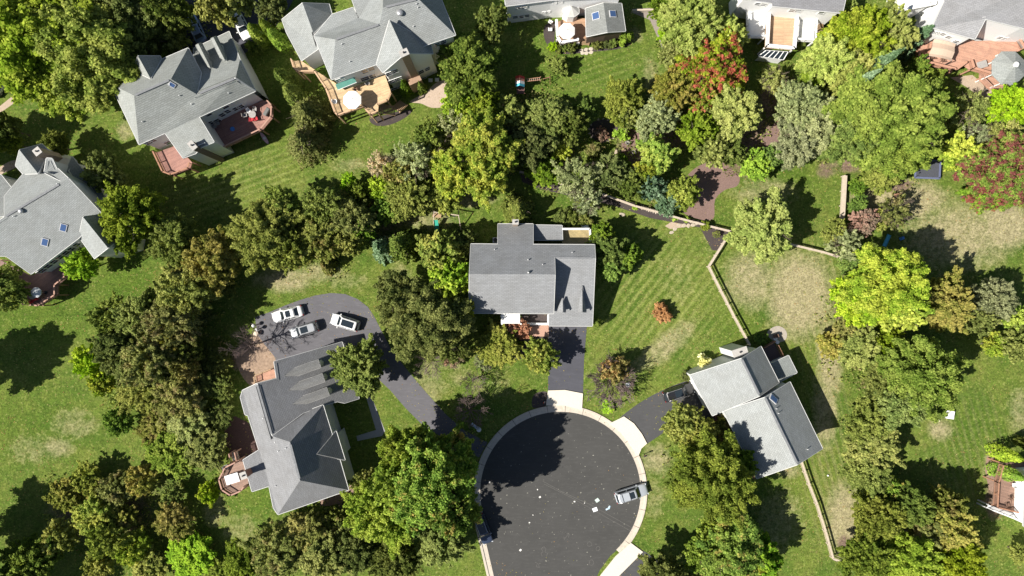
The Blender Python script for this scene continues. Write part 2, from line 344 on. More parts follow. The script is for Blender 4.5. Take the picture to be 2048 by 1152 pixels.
sheet('driveway', [(290, -60), (620, -60), (575, 20), (545, 62), (508, 92), (486, 110), (440, 130), (370, 130), (330, 70), (250, 40)], .012, DRV2)
sheet('driveway', [(1190, 1175), (1228, 1120), (1262, 1085), (1300, 1110), (1390, 1175), (1380, 1260), (1190, 1260)], .010, DRV3)
sheet('road', [(-200, 40), (0, 60), (22, 110), (34, 160), (0, 195), (-200, 330)], .010, ROAD)
# concrete kerb with gutter, real step
def kerb(pts, name='kerb'):
    mb = MB(); n_ = len(pts); prof = [(-1.5, .012), (6.5, .03), (7.5, .13), (11.5, .15), (12, -.02)]
    q = []; jt = set()
    for i in range(n_):
        q.append(np.array(pts[i], float))
        if i+1 < n_ and i % 4 == 1:
            b_ = np.array(pts[i+1], float); q.append(q[-1]+(b_-q[-1])/np.linalg.norm(b_-q[-1])*.9); jt.add(len(q)-2)
    pp = q; n_ = len(pp); rows = []
    for i, p in enumerate(pp):
        d = pp[min(i+1, n_-1)]-pp[max(i-1, 0)]; d /= np.linalg.norm(d); nn = np.array([d[1], -d[0]])
        rows.append([P(*(p+nn*o_), z) for o_, z in prof])
    vs = [v for r_ in rows for v in r_]; k = len(prof)
    mb.add(vs, [(i*k+j, i*k+j+1, (i+1)*k+j+1, (i+1)*k+j) for i in range(n_-1) for j in range(k-1)])
    o = mb.build(name, CONC()); o.data.materials.append(mat('kerb_joint', (.2, .17, .14)))
    for f in o.data.polygons:
        if f.index//(k-1) in jt: f.material_index = 1
    return tag(o, kind='structure')
kerb((left_tail[::-1]+arc(CR, 198, -46, 80)))
APR = mat('bright_concrete_apron', (.66, .60, .50), .85, .05, 4, stain=.06)
apr = [(1092, 811), (1096, 781), (1130, 780), (1166, 787), (1164, 820), (1128, 811)]
sheet('driveway_apron', apr, .17, APR, th=.17)
sheet('driveway_apron', [(1219, 847), (1248, 833), (1268, 847), (1284, 868), (1294, 887), (1283, 897), (1277, 912), (1262, 890), (1243, 866)], .17, APR, th=.17)
sheet('driveway_apron', [(1262, 1086), (1232, 1112), (1200, 1152), (1230, 1160), (1262, 1128), (1286, 1104)], .17, APR, th=.17)
TAN = mat('tan_flagstone_path', (.42, .33, .25), .9, .15, 4)
sheet('path', [(-30, 235), (0, 212), (40, 180), (56, 172), (62, 182), (30, 205), (0, 226), (-30, 250)], .02, TAN)
sheet('path', [(-20, 345), (20, 322), (45, 318), (48, 328), (10, 345), (-20, 362)], .02, TAN)
sheet('path', [(733, 797), (743, 793), (770, 862), (764, 872), (715, 882), (713, 872), (752, 860)], .02, mat('grey_walk', (.33, .33, .34), .9, .1, 3))
sheet('path', [(1360, 432), (1392, 440), (1386, 452), (1340, 458), (1330, 452)], .006, TAN)
sheet('path', [(1265, 18), (1300, 16), (1340, 85), (1338, 125), (1330, 128), (1322, 90), (1300, 40), (1266, 26)], .006, mat('grey_gravel_path', (.27, .23, .2), .95, .2, 5))
sheet('path', [(1438, 45), (1455, 40), (1458, 60), (1445, 65)], .006, TAN)
BRK = mat('brick_red_paving', (.44, .27, .20), .9, .18, 7, stain=.15)
sheet('patio', [(1001, 646), (1097, 646), (1098, 673), (1001, 673)], .14, BRK, th=.14)
sheet('patio', [(820, 204), (834, 194), (850, 186), (872, 166), (895, 160), (906, 178), (898, 203), (884, 214), (862, 215), (842, 207)], .03, mat('pink_flagstone', (.46, .36, .28), .9, .14, 4), sm=True)
sheet('patio', [(1535, 664), (1545, 655), (1557, 652), (1568, 657), (1574, 667), (1572, 678), (1562, 684), (1548, 682), (1538, 674)], .03, mat('round_stone_patio', (.36, .32, .27), .9, .14, 4), sm=True)
sheet('patio', [(1900, 155), (1945, 150), (2000, 195), (2030, 205), (2048, 190), (2048, 170), (2080, 200), (2030, 220), (1990, 204), (1960, 195), (1935, 175)], .02, TAN)
MUL = mat('dark_mulch', (.068, .055, .052), .95, .35, 7, bump=.6); RMU = mat('red_brown_mulch', (.205, .135, .115), .95, .25, 5, bump=.6)
sheet('mulch_bed', [(1038, 342), (1130, 366), (1200, 388), (1270, 406), (1350, 428), (1464, 461), (1440, 502), (1424, 500), (1400, 455), (1365, 448), (1300, 436), (1230, 412), (1150, 394), (1080, 378), (1045, 364)], .008, MUL)
sheet('mulch_bed', [(1180, 250), (1198, 240), (1222, 241), (1236, 256), (1226, 275), (1205, 285), (1184, 274)], .008, MUL, sm=True)
sheet('mulch_bed', [(1380, 345), (1420, 322), (1450, 328), (1478, 352), (1474, 372), (1450, 380), (1430, 400), (1424, 440), (1370, 428), (1352, 390)], .010, RMU, sm=True)
sheet('mulch_bed', [(1250, 255), (1290, 250), (1330, 280), (1330, 330), (1290, 350), (1262, 330), (1244, 290)], .010, RMU, sm=True)
sheet('mulch_bed', [(1480, 300), (1540, 260), (1560, 200), (1600, 230), (1570, 290), (1530, 320), (1490, 330)], .010, RMU, sm=True)
sheet('mulch_bed', [(512, 672), (530, 676), (552, 700), (562, 722), (560, 745), (530, 765), (500, 770), (478, 740), (470, 705), (488, 685)], .008, mat('leafy_brown_bed', (.32, .23, .165), .95, .3, 3, bump=.6), sm=True)
sheet('mulch_bed', [(1066, 815), (1064, 800), (1070, 788), (1084, 783), (1095, 786), (1094, 808), (1084, 814)], .008, MUL, sm=True)
sheet('mulch_bed', [(1087, 60), (1094, 48), (1110, 45), (1112, 92), (1150, 98), (1220, 92), (1252, 72), (1262, 88), (1235, 98), (1180, 104), (1130, 108), (1102, 98), (1090, 80)], .008, MUL, sm=True)
sheet('mulch_bed', [(740, 235), (770, 230), (800, 222), (824, 220), (815, 232), (790, 246), (765, 252), (745, 248)], .008, MUL, sm=True)
sheet('mulch_bed', [(1043, 627), (1098, 627), (1098, 647), (1043, 647)], .008, MUL)
sheet('mulch_bed', [(448, 842), (470, 832), (497, 845), (520, 905), (484, 925), (462, 915), (450, 880)], .008, mat('dark_red_mulch', (.085, .05, .045), .95, .35, 5, bump=.5))
sheet('mulch_bed', [(985, 672), (1098, 674), (1090, 700), (1050, 715), (1010, 720), (975, 700)], .006, MUL, sm=True)
sheet('mulch_bed', [(1425, 832), (1447, 822), (1512, 960), (1485, 945), (1440, 880)], .008, mat('brick_red_bed', (.24, .12, .09), .95, .3, 4))
sheet('mulch_bed', [(696, 975), (712, 960), (716, 975), (700, 1000), (660, 1012), (640, 1012), (640, 1000)], .008, mat('pinkish_bed', (.27, .18, .14), .95, .25, 4))
sheet('mulch_bed', [(1975, 905), (1984, 890), (1994, 900), (1990, 930), (1988, 985), (1978, 980), (1970, 940)], .008, mat('pinkish_bed', (.3, .2, .15)))

# ------------------------------------------------------------------ foliage prototypes
def leaf_mesh(name, p, s, nr, m):
    n_ = len(p); nr = nr/np.linalg.norm(nr, axis=1, keepdims=True)
    a = np.cross(nr, rng.normal(size=(n_, 3))); a /= np.linalg.norm(a, axis=1, keepdims=True)+1e-9; b = np.cross(nr, a)
    s = s[:, None]; a = a*s*.62; b = b*s*.42
    v = np.stack([p-a, p-b+nr*s*.12, p+a, p+b-nr*s*.05], 1).reshape(-1, 3).astype(np.float32)
    me = bpy.data.meshes.new(name); me.vertices.add(4*n_); me.vertices.foreach_set('co', v.ravel())
    me.loops.add(4*n_); me.loops.foreach_set('vertex_index', np.arange(4*n_, dtype=np.int32))
    me.polygons.add(n_); me.polygons.foreach_set('loop_start', np.arange(0, 4*n_, 4, dtype=np.int32)); me.polygons.foreach_set('loop_total', np.full(n_, 4, dtype=np.int32))
    me.update(); at = me.attributes.new('rnd', 'FLOAT', 'FACE'); at.data.foreach_set('value', rng.random(n_).astype(np.float32))
    me.materials.append(m); return me
def unit(n_): v = rng.normal(size=(n_, 3)); return v/np.linalg.norm(v, axis=1, keepdims=True)
def crown_pts(kind, Rr, hh):                  # crown of radius Rr for a tree hh tall, base at z=0
    ph = rng.random(6)*6.28
    outl = lambda th: 1+.10*np.sin(2*th+ph[0])+.12*np.sin(3*th+ph[1])+.08*np.sin(5*th+ph[2])+.07*np.sin(9*th+ph[3])
    if kind in ('broad', 'fine', 'sparse', 'shrub'):
        cz, hz = (.60*hh, .40*hh) if kind != 'shrub' else (.5*hh, .5*hh)
        K = {'broad': 70+int(Rr*26), 'fine': 100+int(Rr*34), 'sparse': 60+int(Rr*12), 'shrub': 26+int(Rr*14)}[kind]
        rc0, rc1 = {'broad': (.08, .19), 'fine': (.06, .14), 'sparse': (.07, .17), 'shrub': (.13, .28)}[kind]
        d = unit(K*3); d = d[d[:, 2] > -.45][:K]; K = len(d)
        rr = (rng.uniform(.35, 1, K)**.45 if kind != 'fine' else rng.uniform(.5, 1, K)**.6)*np.where(rng.random(K) < .18, 1.12, 1)
        th = np.arctan2(d[:, 1], d[:, 0]); o_ = outl(th)*(1+rng.normal(size=K)*.05)
        rcs = rng.uniform(rc0, rc1, K)*Rr
        c = np.stack([d[:, 0]*rr*o_*(Rr-rcs*.6), d[:, 1]*rr*o_*(Rr-rcs*.6), cz+d[:, 2]*rr*hz*.9], 1)
        ls = {'broad': .28, 'fine': .24, 'sparse': .22, 'shrub': .2}[kind]
        dens = {'broad': 9.5, 'fine': 9, 'sparse': 4.2, 'shrub': 12}[kind]
        cnt = np.maximum(12, (dens*4*3.14*rcs**2/ls**2*.32)).astype(int)
        idx = np.repeat(np.arange(K), cnt); n_ = len(idx); u = unit(n_)
        u[:, 2] = np.abs(u[:, 2])*np.where(rng.random(n_) < .78, 1, -1)
        rad = rcs[idx]*rng.uniform(.2, 1.1, n_)**.5*(.82+.26*rng.normal(size=n_))
        od = d[:K]*np.array([1, 1, .55])+unit(K)*.45; od /= np.linalg.norm(od, axis=1, keepdims=True); tt = rng.uniform(-.9, 1.15, n_)
        p = c[idx]+u*(rad*(1.05-.45*np.abs(tt)))[:, None]*np.array([1, 1, .75])+od[idx]*(tt*rcs[idx]*1.25)[:, None]; nr = u*.6+unit(n_)*.55+np.array([-.25, -.1, .85])
        s = rng.uniform(.6, 1.3, n_)*ls
        if kind != 'sparse':                 # leaves inside the crown
            m_ = int(n_*.16); q = unit(m_)*(rng.random(m_)**.4)[:, None]*np.array([Rr*.8, Rr*.8, hz*.75])+np.array([0, 0, cz])
            p = np.concatenate([p, q]); nr = np.concatenate([nr, unit(m_)+np.array([0, 0, .5])]); s = np.concatenate([s, rng.uniform(.7, 1.4, m_)*ls])
        return p, s, nr
    if kind == 'conifer':
        nb = 190+int(Rr*30); t = rng.random(nb)**1.25; z0 = hh*(.08+.92*t); th = rng.random(nb)*6.283
        L = Rr*(1-t)**.75*(.85+.3*rng.random(nb))*outl(th)+.15
        k = 46; u = rng.random((nb, k))**.7; x = L[:, None]*u
        wd = .10*L[:, None]*(1.15-u)*rng.normal(size=(nb, k))*1.2; lift = z0[:, None]-x*.28+rng.normal(size=(nb, k))*.10
        p = np.stack([np.cos(th)[:, None]*x-np.sin(th)[:, None]*wd, np.sin(th)[:, None]*x+np.cos(th)[:, None]*wd, lift], -1).reshape(-1, 3)
        nr = np.stack([np.cos(th)[:, None]*.4+0*x, np.sin(th)[:, None]*.4+0*x, 1+0*x], -1).reshape(-1, 3)+unit(nb*k)*.75
        return p, rng.uniform(.6, 1.3, nb*k)*.27, nr
    if kind == 'column':
        n_ = int(2600*Rr*hh/8); t = rng.random(n_)**.9; th = rng.random(n_)*6.283
        rr = Rr*np.sin(np.clip(1-t*.96, 0, 1)**.75*1.75)*(.88+.16*np.sin(th*5+t*9+ph[0])+.1*rng.normal(size=n_))
        p = np.stack([np.cos(th)*rr, np.sin(th)*rr, .1+t*hh], 1); nr = np.stack([np.cos(th), np.sin(th), .7+0*t], 1)+unit(n_)*.7
        return p, rng.uniform(.6, 1.3, n_)*.2, nr
def branches(mb, hh, Rr, depth, n0=6, twig=.02, base=.03, start=.25, up=.55, fan=3, tips=None, wob=.12):
    r0 = base*hh*.55+.04
    lean = Vector((random.uniform(-.04, .04)*hh, random.uniform(-.04, .04)*hh, 0))
    top = Vector((0, 0, hh*.66))+lean
    mb.tube([(0, 0, -.1), (0, 0, .15), lean*.3+Vector((0, 0, hh*.3)), top], [r0*1.5, r0*1.1, r0*.75, r0*.25], 7)
    def rec(p, d, L, r_, lv):
        q = p+d*L*.5+Vector((random.uniform(-1, 1), random.uniform(-1, 1), random.uniform(-.5, 1)))*L*wob*.6
        e = p+d*L+Vector((random.uniform(-1, 1), random.uniform(-1, 1), random.uniform(-.5, 1)))*L*wob
        mb.tube([p, q, e], [r_, r_*.7, max(r_*.42, twig*.6)], 5 if lv > 1 else 3)
        if lv <= 0: return
        for k in range(fan+(lv > 1)):
            s = p.lerp(e, random.uniform(.35, 1.0))
            nd = (d+Vector((random.uniform(-1, 1), random.uniform(-1, 1), random.uniform(-.5, .7)))*.75).normalized()
            rec(s, nd, L*random.uniform(.45, .68), max(r_*.5, twig), lv-1)
    for k in range(n0):
        a = 6.283*(k+random.uniform(-.3, .3))/n0; t = random.uniform(start, .62)
        p = lean*t+Vector((0, 0, hh*t)); uz = up*random.uniform(.7, 1.3)
        rec(p, Vector((math.cos(a), math.sin(a), uz)).normalized(), Rr*random.uniform(.55, .8), r0*.42, depth)
PROTO = {}
DEFM = None
def proto(kind, Rr, hh, var):
    key = (kind, Rr, hh, var)
    if key in PROTO: return PROTO[key]
    mb = MB(); names = {}
    if kind in ('bare', 'weeping'):
        branches(mb, hh, Rr*1.0, 1, n0=7, start=.15, up=.6, base=.035, twig=.03)
        tr = ('trunk', mb, BARK2())
        m2 = MB(); br = MB(); branches(m2, hh, Rr, 3, n0=13 if kind == 'bare' else 22, start=.2, up=.3 if kind == 'weeping' else .55, fan=3, twig=.02 if kind == 'bare' else .034, wob=.16)
        me = bpy.data.meshes.new('twigs'); me.from_pydata(m2.v, [], m2.f); me.materials.append(BARK2()); cr = me
    else:
        dd = {'broad': 2, 'fine': 1, 'sparse': 3, 'conifer': 1, 'column': 0, 'shrub': 1}[kind]
        branches(mb, hh, Rr*(.95 if kind == 'sparse' else .85 if kind != 'column' else .3), dd, n0=7 if kind != 'sparse' else 9, start=.2, up=.6)
        cr = leaf_mesh('crown', *crown_pts(kind, Rr, hh), None)
        me = cr
    tme = bpy.data.meshes.new('trunk'); tme.from_pydata(mb.v, [], mb.f); tme.materials.append(BARK())
    PROTO[key] = (tme, cr); return PROTO[key]
SIZES = {'broad': (2.6, 4.2, 6.2), 'fine': (2.2, 3.8, 6.0), 'sparse': (2.0, 3.4), 'conifer': (2.0, 4.0), 'column': (1.1,), 'shrub': (.7, 1.6), 'bare': (2.2, 3.6), 'weeping': (3.2,)}
HR = {'broad': 2.0, 'fine': 1.9, 'sparse': 1.8, 'conifer': 2.2, 'column': 5.5, 'shrub': 1.5, 'bare': 1.7, 'weeping': 1.2}
NM = {'broad': ('deciduous_tree', 'tree'), 'fine': ('deciduous_tree', 'tree'), 'sparse': ('thin_tree', 'tree'), 'conifer': ('evergreen_tree', 'evergreen'), 'column': ('arborvitae', 'evergreen'),
      'shrub': ('shrub', 'shrub'), 'bare': ('bare_tree', 'bare tree'), 'weeping': ('bare_tree', 'bare tree')}
PAL = {  # two or three leaf colours
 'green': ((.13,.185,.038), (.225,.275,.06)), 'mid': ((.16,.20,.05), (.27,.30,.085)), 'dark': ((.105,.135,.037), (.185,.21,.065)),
 'ygreen': ((.165,.23,.035), (.29,.345,.065)), 'sunny': ((.19,.275,.04), (.33,.385,.075)), 'lime': ((0.228,0.36,0.042), (0.36,0.48,0.06)), 'yellow': ((.24,.36,.05), (.43,.49,.09)),
 'gold': ((.21,.29,.045), (.42,.42,.09), (.24,.29,.06)), 'olive': ((0.196,0.232,0.058), (0.334,0.348,0.102)), 'lolive': ((0.29,0.341,0.102), (0.384,0.408,0.144)),
 'brown': ((.21,.23,.055), (.35,.315,.10)), 'grey': ((0.225,0.261,0.123), (0.362,0.392,0.203)), 'blue': ((0.131,0.217,0.116), (0.261,0.362,0.225)),
 'fresh': ((.11,.18,.035), (.20,.28,.055)), 'spring': ((.135,.195,.045), (.25,.305,.085)), 'red': ((.17,.24,.035), (.27,.32,.05), (.34,.12,.08)), 'burg': ((.15,.23,.04), (.24,.31,.06), (.21,.075,.065)),
 'orange': ((.12,.205,.035), (.22,.30,.055), (.34,.27,.08)), 'bronze': ((0.246,0.217,0.0725), (0.406,0.246,0.102)), 'redsh': ((.36,.18,.13), (.46,.27,.20)), 'purple': ((0.217,0.174,0.123), (0.392,0.246,0.189)),
 'rust': ((.38,.21,.09), (.50,.31,.14)), 'white': ((0.66,0.66,0.36), (0.8,0.8,0.696)), 'straw': ((0.432,0.396,0.24), (0.6,0.504,0.336)), 'dull': ((.165,.19,.05), (.27,.285,.09), (.28,.24,.10))}
tree_i = 0
def tree(px, py, r, h, kind, pal, label, group=None):
    global tree_i
    tree_i += 1; hh = h; cz = hh*{'column': .45, 'shrub': .45, 'conifer': .3}.get(kind, .6)
    rr = M(r, cz); S = SIZES[kind]; k = min(S, key=lambda s: abs(math.log(s/rr))); ph = round(k*HR[kind], 2)
    tme, cme = proto(kind, k, ph, tree_i % 3 if kind in ('broad', 'fine') else tree_i % 2)
    b = P(px, py, cz); nm, cat = NM[kind]
    if label.find('hedge') >= 0: cat = 'hedge'
    e = empty(nm, (b.x, b.y, 0), random.uniform(0, 6.283), label, cat, group or {'tree': 'trees in the yards', 'shrub': 'garden shrubs', 'evergreen': 'evergreens', 'bare tree': 'leafless trees', 'hedge': 'hedge plants'}[cat])
    sx = rr/k; e.scale = (sx, sx, hh/ph)
    t = bpy.data.objects.new('trunk', tme); c = bpy.data.objects.new('crown', cme)
    for o in (t, c): COL.objects.link(o); o.parent = e
    if kind not in ('bare', 'weeping'):
        p_ = PAL[pal]; kw = {}
        if pal in ('red',): kw = dict(cc=(.49, .57), sc=.6)
        if pal == 'orange': kw = dict(cc=(.58, .7))
        if pal == 'burg': kw = dict(cc=(.47, .55), sc=.5)
        c.material_slots[0].link = 'OBJECT'; c.material_slots[0].material = foliage(*p_, **kw)
    return e
# ------------------------------------------------------------------ trees (photo x, y and radius of the crown; height in m)
T = [
 # top left
 (70,65,118,16,'broad','sunny','huge yellow-green tree filling the top left corner of the photo'),
 (180,100,100,15,'broad','sunny','large yellow-green tree left of the house with the pink and tan decks'),
 (120,165,60,11,'broad','sunny','lower yellow-green crown above the tan path near the top left corner'),
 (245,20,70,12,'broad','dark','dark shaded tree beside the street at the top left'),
 (262,85,60,11,'broad','dark','tree with shade-darkened leaves between the street and the hipped grey roof'),  # shade on this crown is put into its dark leaf colour
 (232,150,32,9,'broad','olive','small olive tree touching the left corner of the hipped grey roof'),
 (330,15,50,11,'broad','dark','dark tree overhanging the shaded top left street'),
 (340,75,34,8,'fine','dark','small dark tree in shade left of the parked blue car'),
 (432,8,38,10,'broad','olive','olive tree overhanging the drive between blue and white cars'),
 (474,-14,40,10,'broad','olive','olive tree whose crown covers the end of the white car'),
 (545,15,30,8,'fine','dark','dark small tree at the top, left of the large grey roof'),
 (8,255,30,9,'fine','dark','dark tree on the left edge below the tan path'),
 (22,285,24,6,'fine','green','small green tree above the lower left house roof'),
 (110,290,26,6,'fine','dark','dark bush tree above the twin-gabled roof on the left'),
 (210,345,38,8,'fine','dark','dark round tree right of the twin-gabled roof on the left'),
 (265,432,60,12,'fine','green','big round green tree at the right corner of the left edge house'),
 (350,480,48,9,'fine','mid','round green tree below and right of the biggest left yard tree'),
 (165,530,31,7,'fine','lime','bright lime round tree beside the left edge house deck'),
 (5,580,46,9,'fine','green','dark green tree cut by the left edge beside the deck'),
 (20,385,0,0,'','',''),
 # left grove; the low dark brush on its right side stands in for shaded ground
 (425,520,55,11,'fine','brown','brown and green tree above the start of the left grove'),
 (375,580,55,11,'fine','olive','olive tree with yellow leaf tips at the top of the left grove'),
 (440,560,32,5,'fine','dark','dark brush standing in for shade on the right edge of the left grove'),
 (225,635,38,8,'fine','green','light green tree on the lawn edge of the left grove'),
 (285,635,48,9,'fine','mid','mid green rounded tree in the left grove'),
 (345,645,50,11,'fine','dull','dull olive tree in the middle of the left grove'),
 (395,625,30,4,'fine','dark','dark brush standing in for shade across from the white bollard lamps'),
 (182,722,32,7,'fine','yellow','bright yellow tree on the lawn edge of the left grove'),
 (205,765,26,5,'fine','gold','low golden bush tree just below the bright yellow tree'),
 (245,705,50,10,'fine','dark','dark tree right behind the bright yellow tree'),
 (300,720,52,11,'fine','dull','brownish green tree deep in the left grove'),
 (355,715,42,8,'fine','dark','dark green tree in the right half of the left grove'),
 (350,680,26,9,'fine','brown','small tan-leaved tree poking out of the left grove'),
 (372,735,26,9,'fine','brown','tan-leaved tree lower down the right side of the left grove'),
 (290,780,46,7,'fine','olive','olive tree in the lower left grove'),
 (350,790,48,7,'fine','dull','sparse brown-green tree in the lower left grove'),
 (400,765,35,4,'fine','dark','dark brush standing in for shade left of the mulch bed with the bare tree'),
 (240,842,28,6,'fine','fresh','small green tree alone below the left grove'),
 (430,720,30,3,'fine','dark','dark brush standing in for shade beside the leafless tree near the white lamps'),
 (445,775,24,3.5,'fine','green','green tree left of the small brick-coloured landing'),
 (375,845,44,5,'fine','lolive','olive bushy tree left of the dark red mulch bed'),
 (410,900,42,5,'fine','mid','mid green tree left of the octagonal deck'),
 (345,905,50,5,'fine','sunny','wide olive tree between the octagonal deck and the brush'),
 (310,850,38,4,'fine','dull','dull sparse tree above the lower left brush'),
 (440,830,28,3,'fine','dark','dark brush standing in for shade behind the dark red mulch bed'),
 (420,985,20,4,'shrub','yellow','yellow bush left of the octagonal deck'),
 # lower left brush
 (135,990,36,5,'fine','brown','brown-green tree on the left end of the autumn brush'),
 (175,960,32,4.5,'fine','olive','olive tree at the top left of the autumn brush'),
 (190,1030,40,6,'fine','gold','golden olive tree in the left of the autumn brush'),
 (235,975,34,6,'fine','dull','dull brown tree at the top of the autumn brush'),
 (285,960,30,6,'fine','brown','tan-brown tree on the top right of the autumn brush'),
 (245,1035,30,4,'fine','dull','dark brownish tree in the middle of the autumn brush'),
 (350,1040,38,5.5,'fine','brown','brown and gold tree at the right end of the autumn brush'),
 (345,990,22,4,'fine','green','small green tree above the brown and gold tree'),
 (120,1075,34,7,'fine','olive','light olive tree beside the dark lower left shade'),
 (215,1080,38,7,'fine','ygreen','yellow-green tree near the bottom of the autumn brush'),
 (265,1095,32,6,'fine','gold','golden round bush tree at the bottom of the autumn brush'),
 (200,1130,30,6,'fine','olive','olive tree at the bottom edge left of centre brush'),
 (60,1120,50,9,'fine','green','green tree in the bottom left corner'),
 (300,1130,36,4,'fine','olive','low olive thicket at the bottom edge'),
 (380,1110,48,3.5,'fine','lime','low light green thicket at the bottom edge'),
 (440,1150,30,3,'fine','ygreen','low yellow-green thicket under the fallen log'),
 # bottom centre
 (555,1100,55,8,'fine','dull','dull brown-green tree at the bottom below the hip-roofed house'),
 (615,1060,42,7,'fine','brown','brown-leaved tree below the hip-roofed house corner'),
 (490,1120,40,7,'fine','green','green tree at the bottom edge right of the log'),
 (650,1110,50,8,'fine','olive','olive tree at the bottom edge between brown tree and the yellow-green pair'),
 (665,1040,26,5,'fine','dull','small dull tree at the south corner of the hip-roofed house'),
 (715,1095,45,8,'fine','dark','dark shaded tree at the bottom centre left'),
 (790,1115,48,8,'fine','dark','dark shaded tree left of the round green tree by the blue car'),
 (765,1020,68,14,'fine','sunny','large yellow-green tree below the front walk of the hip-roofed house'),
 (735,965,30,7,'fine','olive','olive tree right of the hip-roofed house corner'),
 (885,1085,48,8,'fine','mid','round green tree beside the dark blue car at the kerb'),
 (865,960,84,18,'broad','orange','largest green and orange tree left of the round street'),
 (815,900,48,14,'broad','sunny','yellow-green tree above the largest green and orange tree'),
 (905,905,42,14,'broad','orange','orange-tipped tree between the drive and the round street'),
 (905,1010,50,17,'broad','orange','green and orange tree over the street just above the dark blue car'),
 (790,960,45,15,'broad','ygreen','yellow-green crown on the left flank of the green and orange tree'),
 # around the round street
 (720,735,52,9,'fine','mid','round green tree hiding the end of the roof with three dormers'),
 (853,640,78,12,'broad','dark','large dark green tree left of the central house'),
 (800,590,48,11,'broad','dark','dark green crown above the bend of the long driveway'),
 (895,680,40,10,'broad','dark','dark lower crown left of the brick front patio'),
 (905,560,42,10,'broad','yellow','yellow tree against the left wall of the central house'),
 (880,505,42,9,'broad','gold','golden tree left of the rear corner of the central house'),
 (915,620,30,9,'broad','gold','gold-green crown squeezed between dark tree and central house'),
 (930,480,24,6,'fine','dark','dark small tree behind the rear left corner of the central house'),
 (1083,712,35,6,'fine','gold','round yellow-green lollipop tree beside the central driveway'),
 (998,692,42,4.5,'fine','olive','thin olive tree left of the round tree by the central driveway'),
 (1222,765,46,5,'weeping','','dark leafless spreading tree between the two short driveways'),
 (1229,740,24,5.5,'shrub','bronze','bronze-topped round tree behind the dark leafless tree'),
 (945,763,24,4.5,'bare','','pale purple leafless tree on the central front lawn'),
 (968,722,20,2.5,'sparse','grey','thin greyish bush left of the olive front tree'),
 (905,712,24,3,'sparse','purple','thin purple-grey bush under the large dark green tree'),
 (985,650,12,2,'shrub','dark','dark shrub left of the brick patio'),
 (862,722,30,5,'bare','','leafless tree below the large dark green tree'),
 (940,822,34,6,'bare','','leafless brownish tree beside the blue-white bench'),
 (500,690,42,8,'bare','','tall leafless tree over the brown bed near the lamps'),
 (1216,500,34,7,'broad','fresh','bright green tree at the right wall of the central house'),
 (1203,466,22,6,'broad','fresh','bright green crown right of the central rear deck'),
 (1222,535,26,6,'broad','fresh','lowest bright green crown on the right side of the central house'),
 (1256,512,24,6,'broad','fresh','bright green crown reaching onto the striped lawn'),
 (1036,422,35,6,'conifer','mid','green cone-shaped evergreen behind the central chimney'),
 (1520,455,58,10,'broad','lolive','big round pale green tree on the fenced lawn right of centre'),
 # centre-left grove
 (530,468,68,11,'fine','mid','largest green tree at the left end of the middle grove'),
 (570,420,40,9,'fine','green','green tree on the upper left of the middle grove'),
 (585,500,38,10,'fine','mid','green tree low on the left side of the middle grove'),
 (650,415,44,9,'fine','mid','mid green tree on the top of the middle grove'),
 (640,480,48,9,'fine','dull','dull green tree in the centre of the middle grove'),
 (705,440,44,9,'fine','mid','green tree on the right side of the middle grove'),
 (700,480,30,8,'fine','olive','olive tree at the lower right of the middle grove'),
 (720,385,24,6,'fine','green','small green tree above the middle grove beside lime bush'),
 (700,365,18,5,'fine','lime','small lime green bush tree at the top of the middle grove'),
 (762,378,26,6,'fine','lime','bright lime tree between middle grove and olive trees'),
 (770,420,30,6,'fine','fresh','fresh green tree below the bright lime tree'),
 (655,531,18,4,'conifer','dull','small dark brown-green evergreen alone on the worn lawn'),
 (805,490,36,9,'conifer','spring','bluish evergreen leaning right of the small dark evergreen'),
 (765,497,28,7,'conifer','blue','pale bluish evergreen tip left of the leaning bluish evergreen'),
 (725,455,26,8,'fine','fresh','fresh green tree near the end of the middle grove'),
 # woods above central house
 (830,330,42,9,'sparse','grey','grey-green thin tree left of the golden trees'),
 (820,395,45,9,'fine','olive','olive tree above the wooden swing set'),
 (805,350,35,8,'fine','dull','dull olive tree on the left side of the upper woods'),
 (760,330,26,4,'sparse','straw','pale straw-coloured thin bush on the open lawn'),
 (860,270,32,7,'fine','green','small green tree beside the large patio lawn'),
 (905,255,36,7,'sparse','grey','grey leafless-looking thin tree in the upper woods'),
 (920,210,36,7,'fine','yellow','yellow tree below the big round green tree at the top'),
 (968,212,34,8,'fine','ygreen','yellow-green tree below the big round green tree at the top'),
 (1018,232,36,7,'fine','mid','green tree left below the play tower'),
 (968,285,60,11,'broad','gold','big golden tree above the central house'),
 (905,345,46,10,'broad','gold','golden olive tree left of the big golden tree'),
 (965,355,46,10,'broad','gold','golden tree between the big golden tree and the swing set'),
 (1000,320,30,9,'broad','gold','gold tree on the right edge of the golden group'),
 (890,395,34,7,'fine','olive','olive tree above the crossbar of the wooden swing set'),
 (938,140,60,10,'broad','green','big round green tree right of the house with the brick chimney'),
 (985,48,34,9,'fine','green','green tree beside the white house with the octagon bay'),
 (1115,133,20,3.5,'shrub','mid','small green sapling alone on the bright top lawn'),
 (1100,238,44,8,'fine','mid','green tree below the play tower in the upper woods'),
 (1140,255,34,8,'fine','dark','dark green tree in the upper woods near the mulch ring'),
 (1168,225,26,5,'fine','fresh','fresh green small tree above the mulch ring'),
 (1060,290,42,8,'fine','dark','dark shaded tree right of the big golden tree'),
 (1118,302,18,4,'shrub','yellow','yellow-green bush between dark woods and the path'),
 (1085,340,34,3.5,'shrub','fresh','fern-like green bush behind the split rail fence'),
 (1155,355,44,7,'sparse','grey','greyish thin tree over the black mulch strip'),
 (1175,400,30,6,'sparse','grey','greyish thin tree hanging over the lawn edge of the mulch strip'),
 (1245,200,40,7,'fine','mid','round green tree above the mulch ring'),
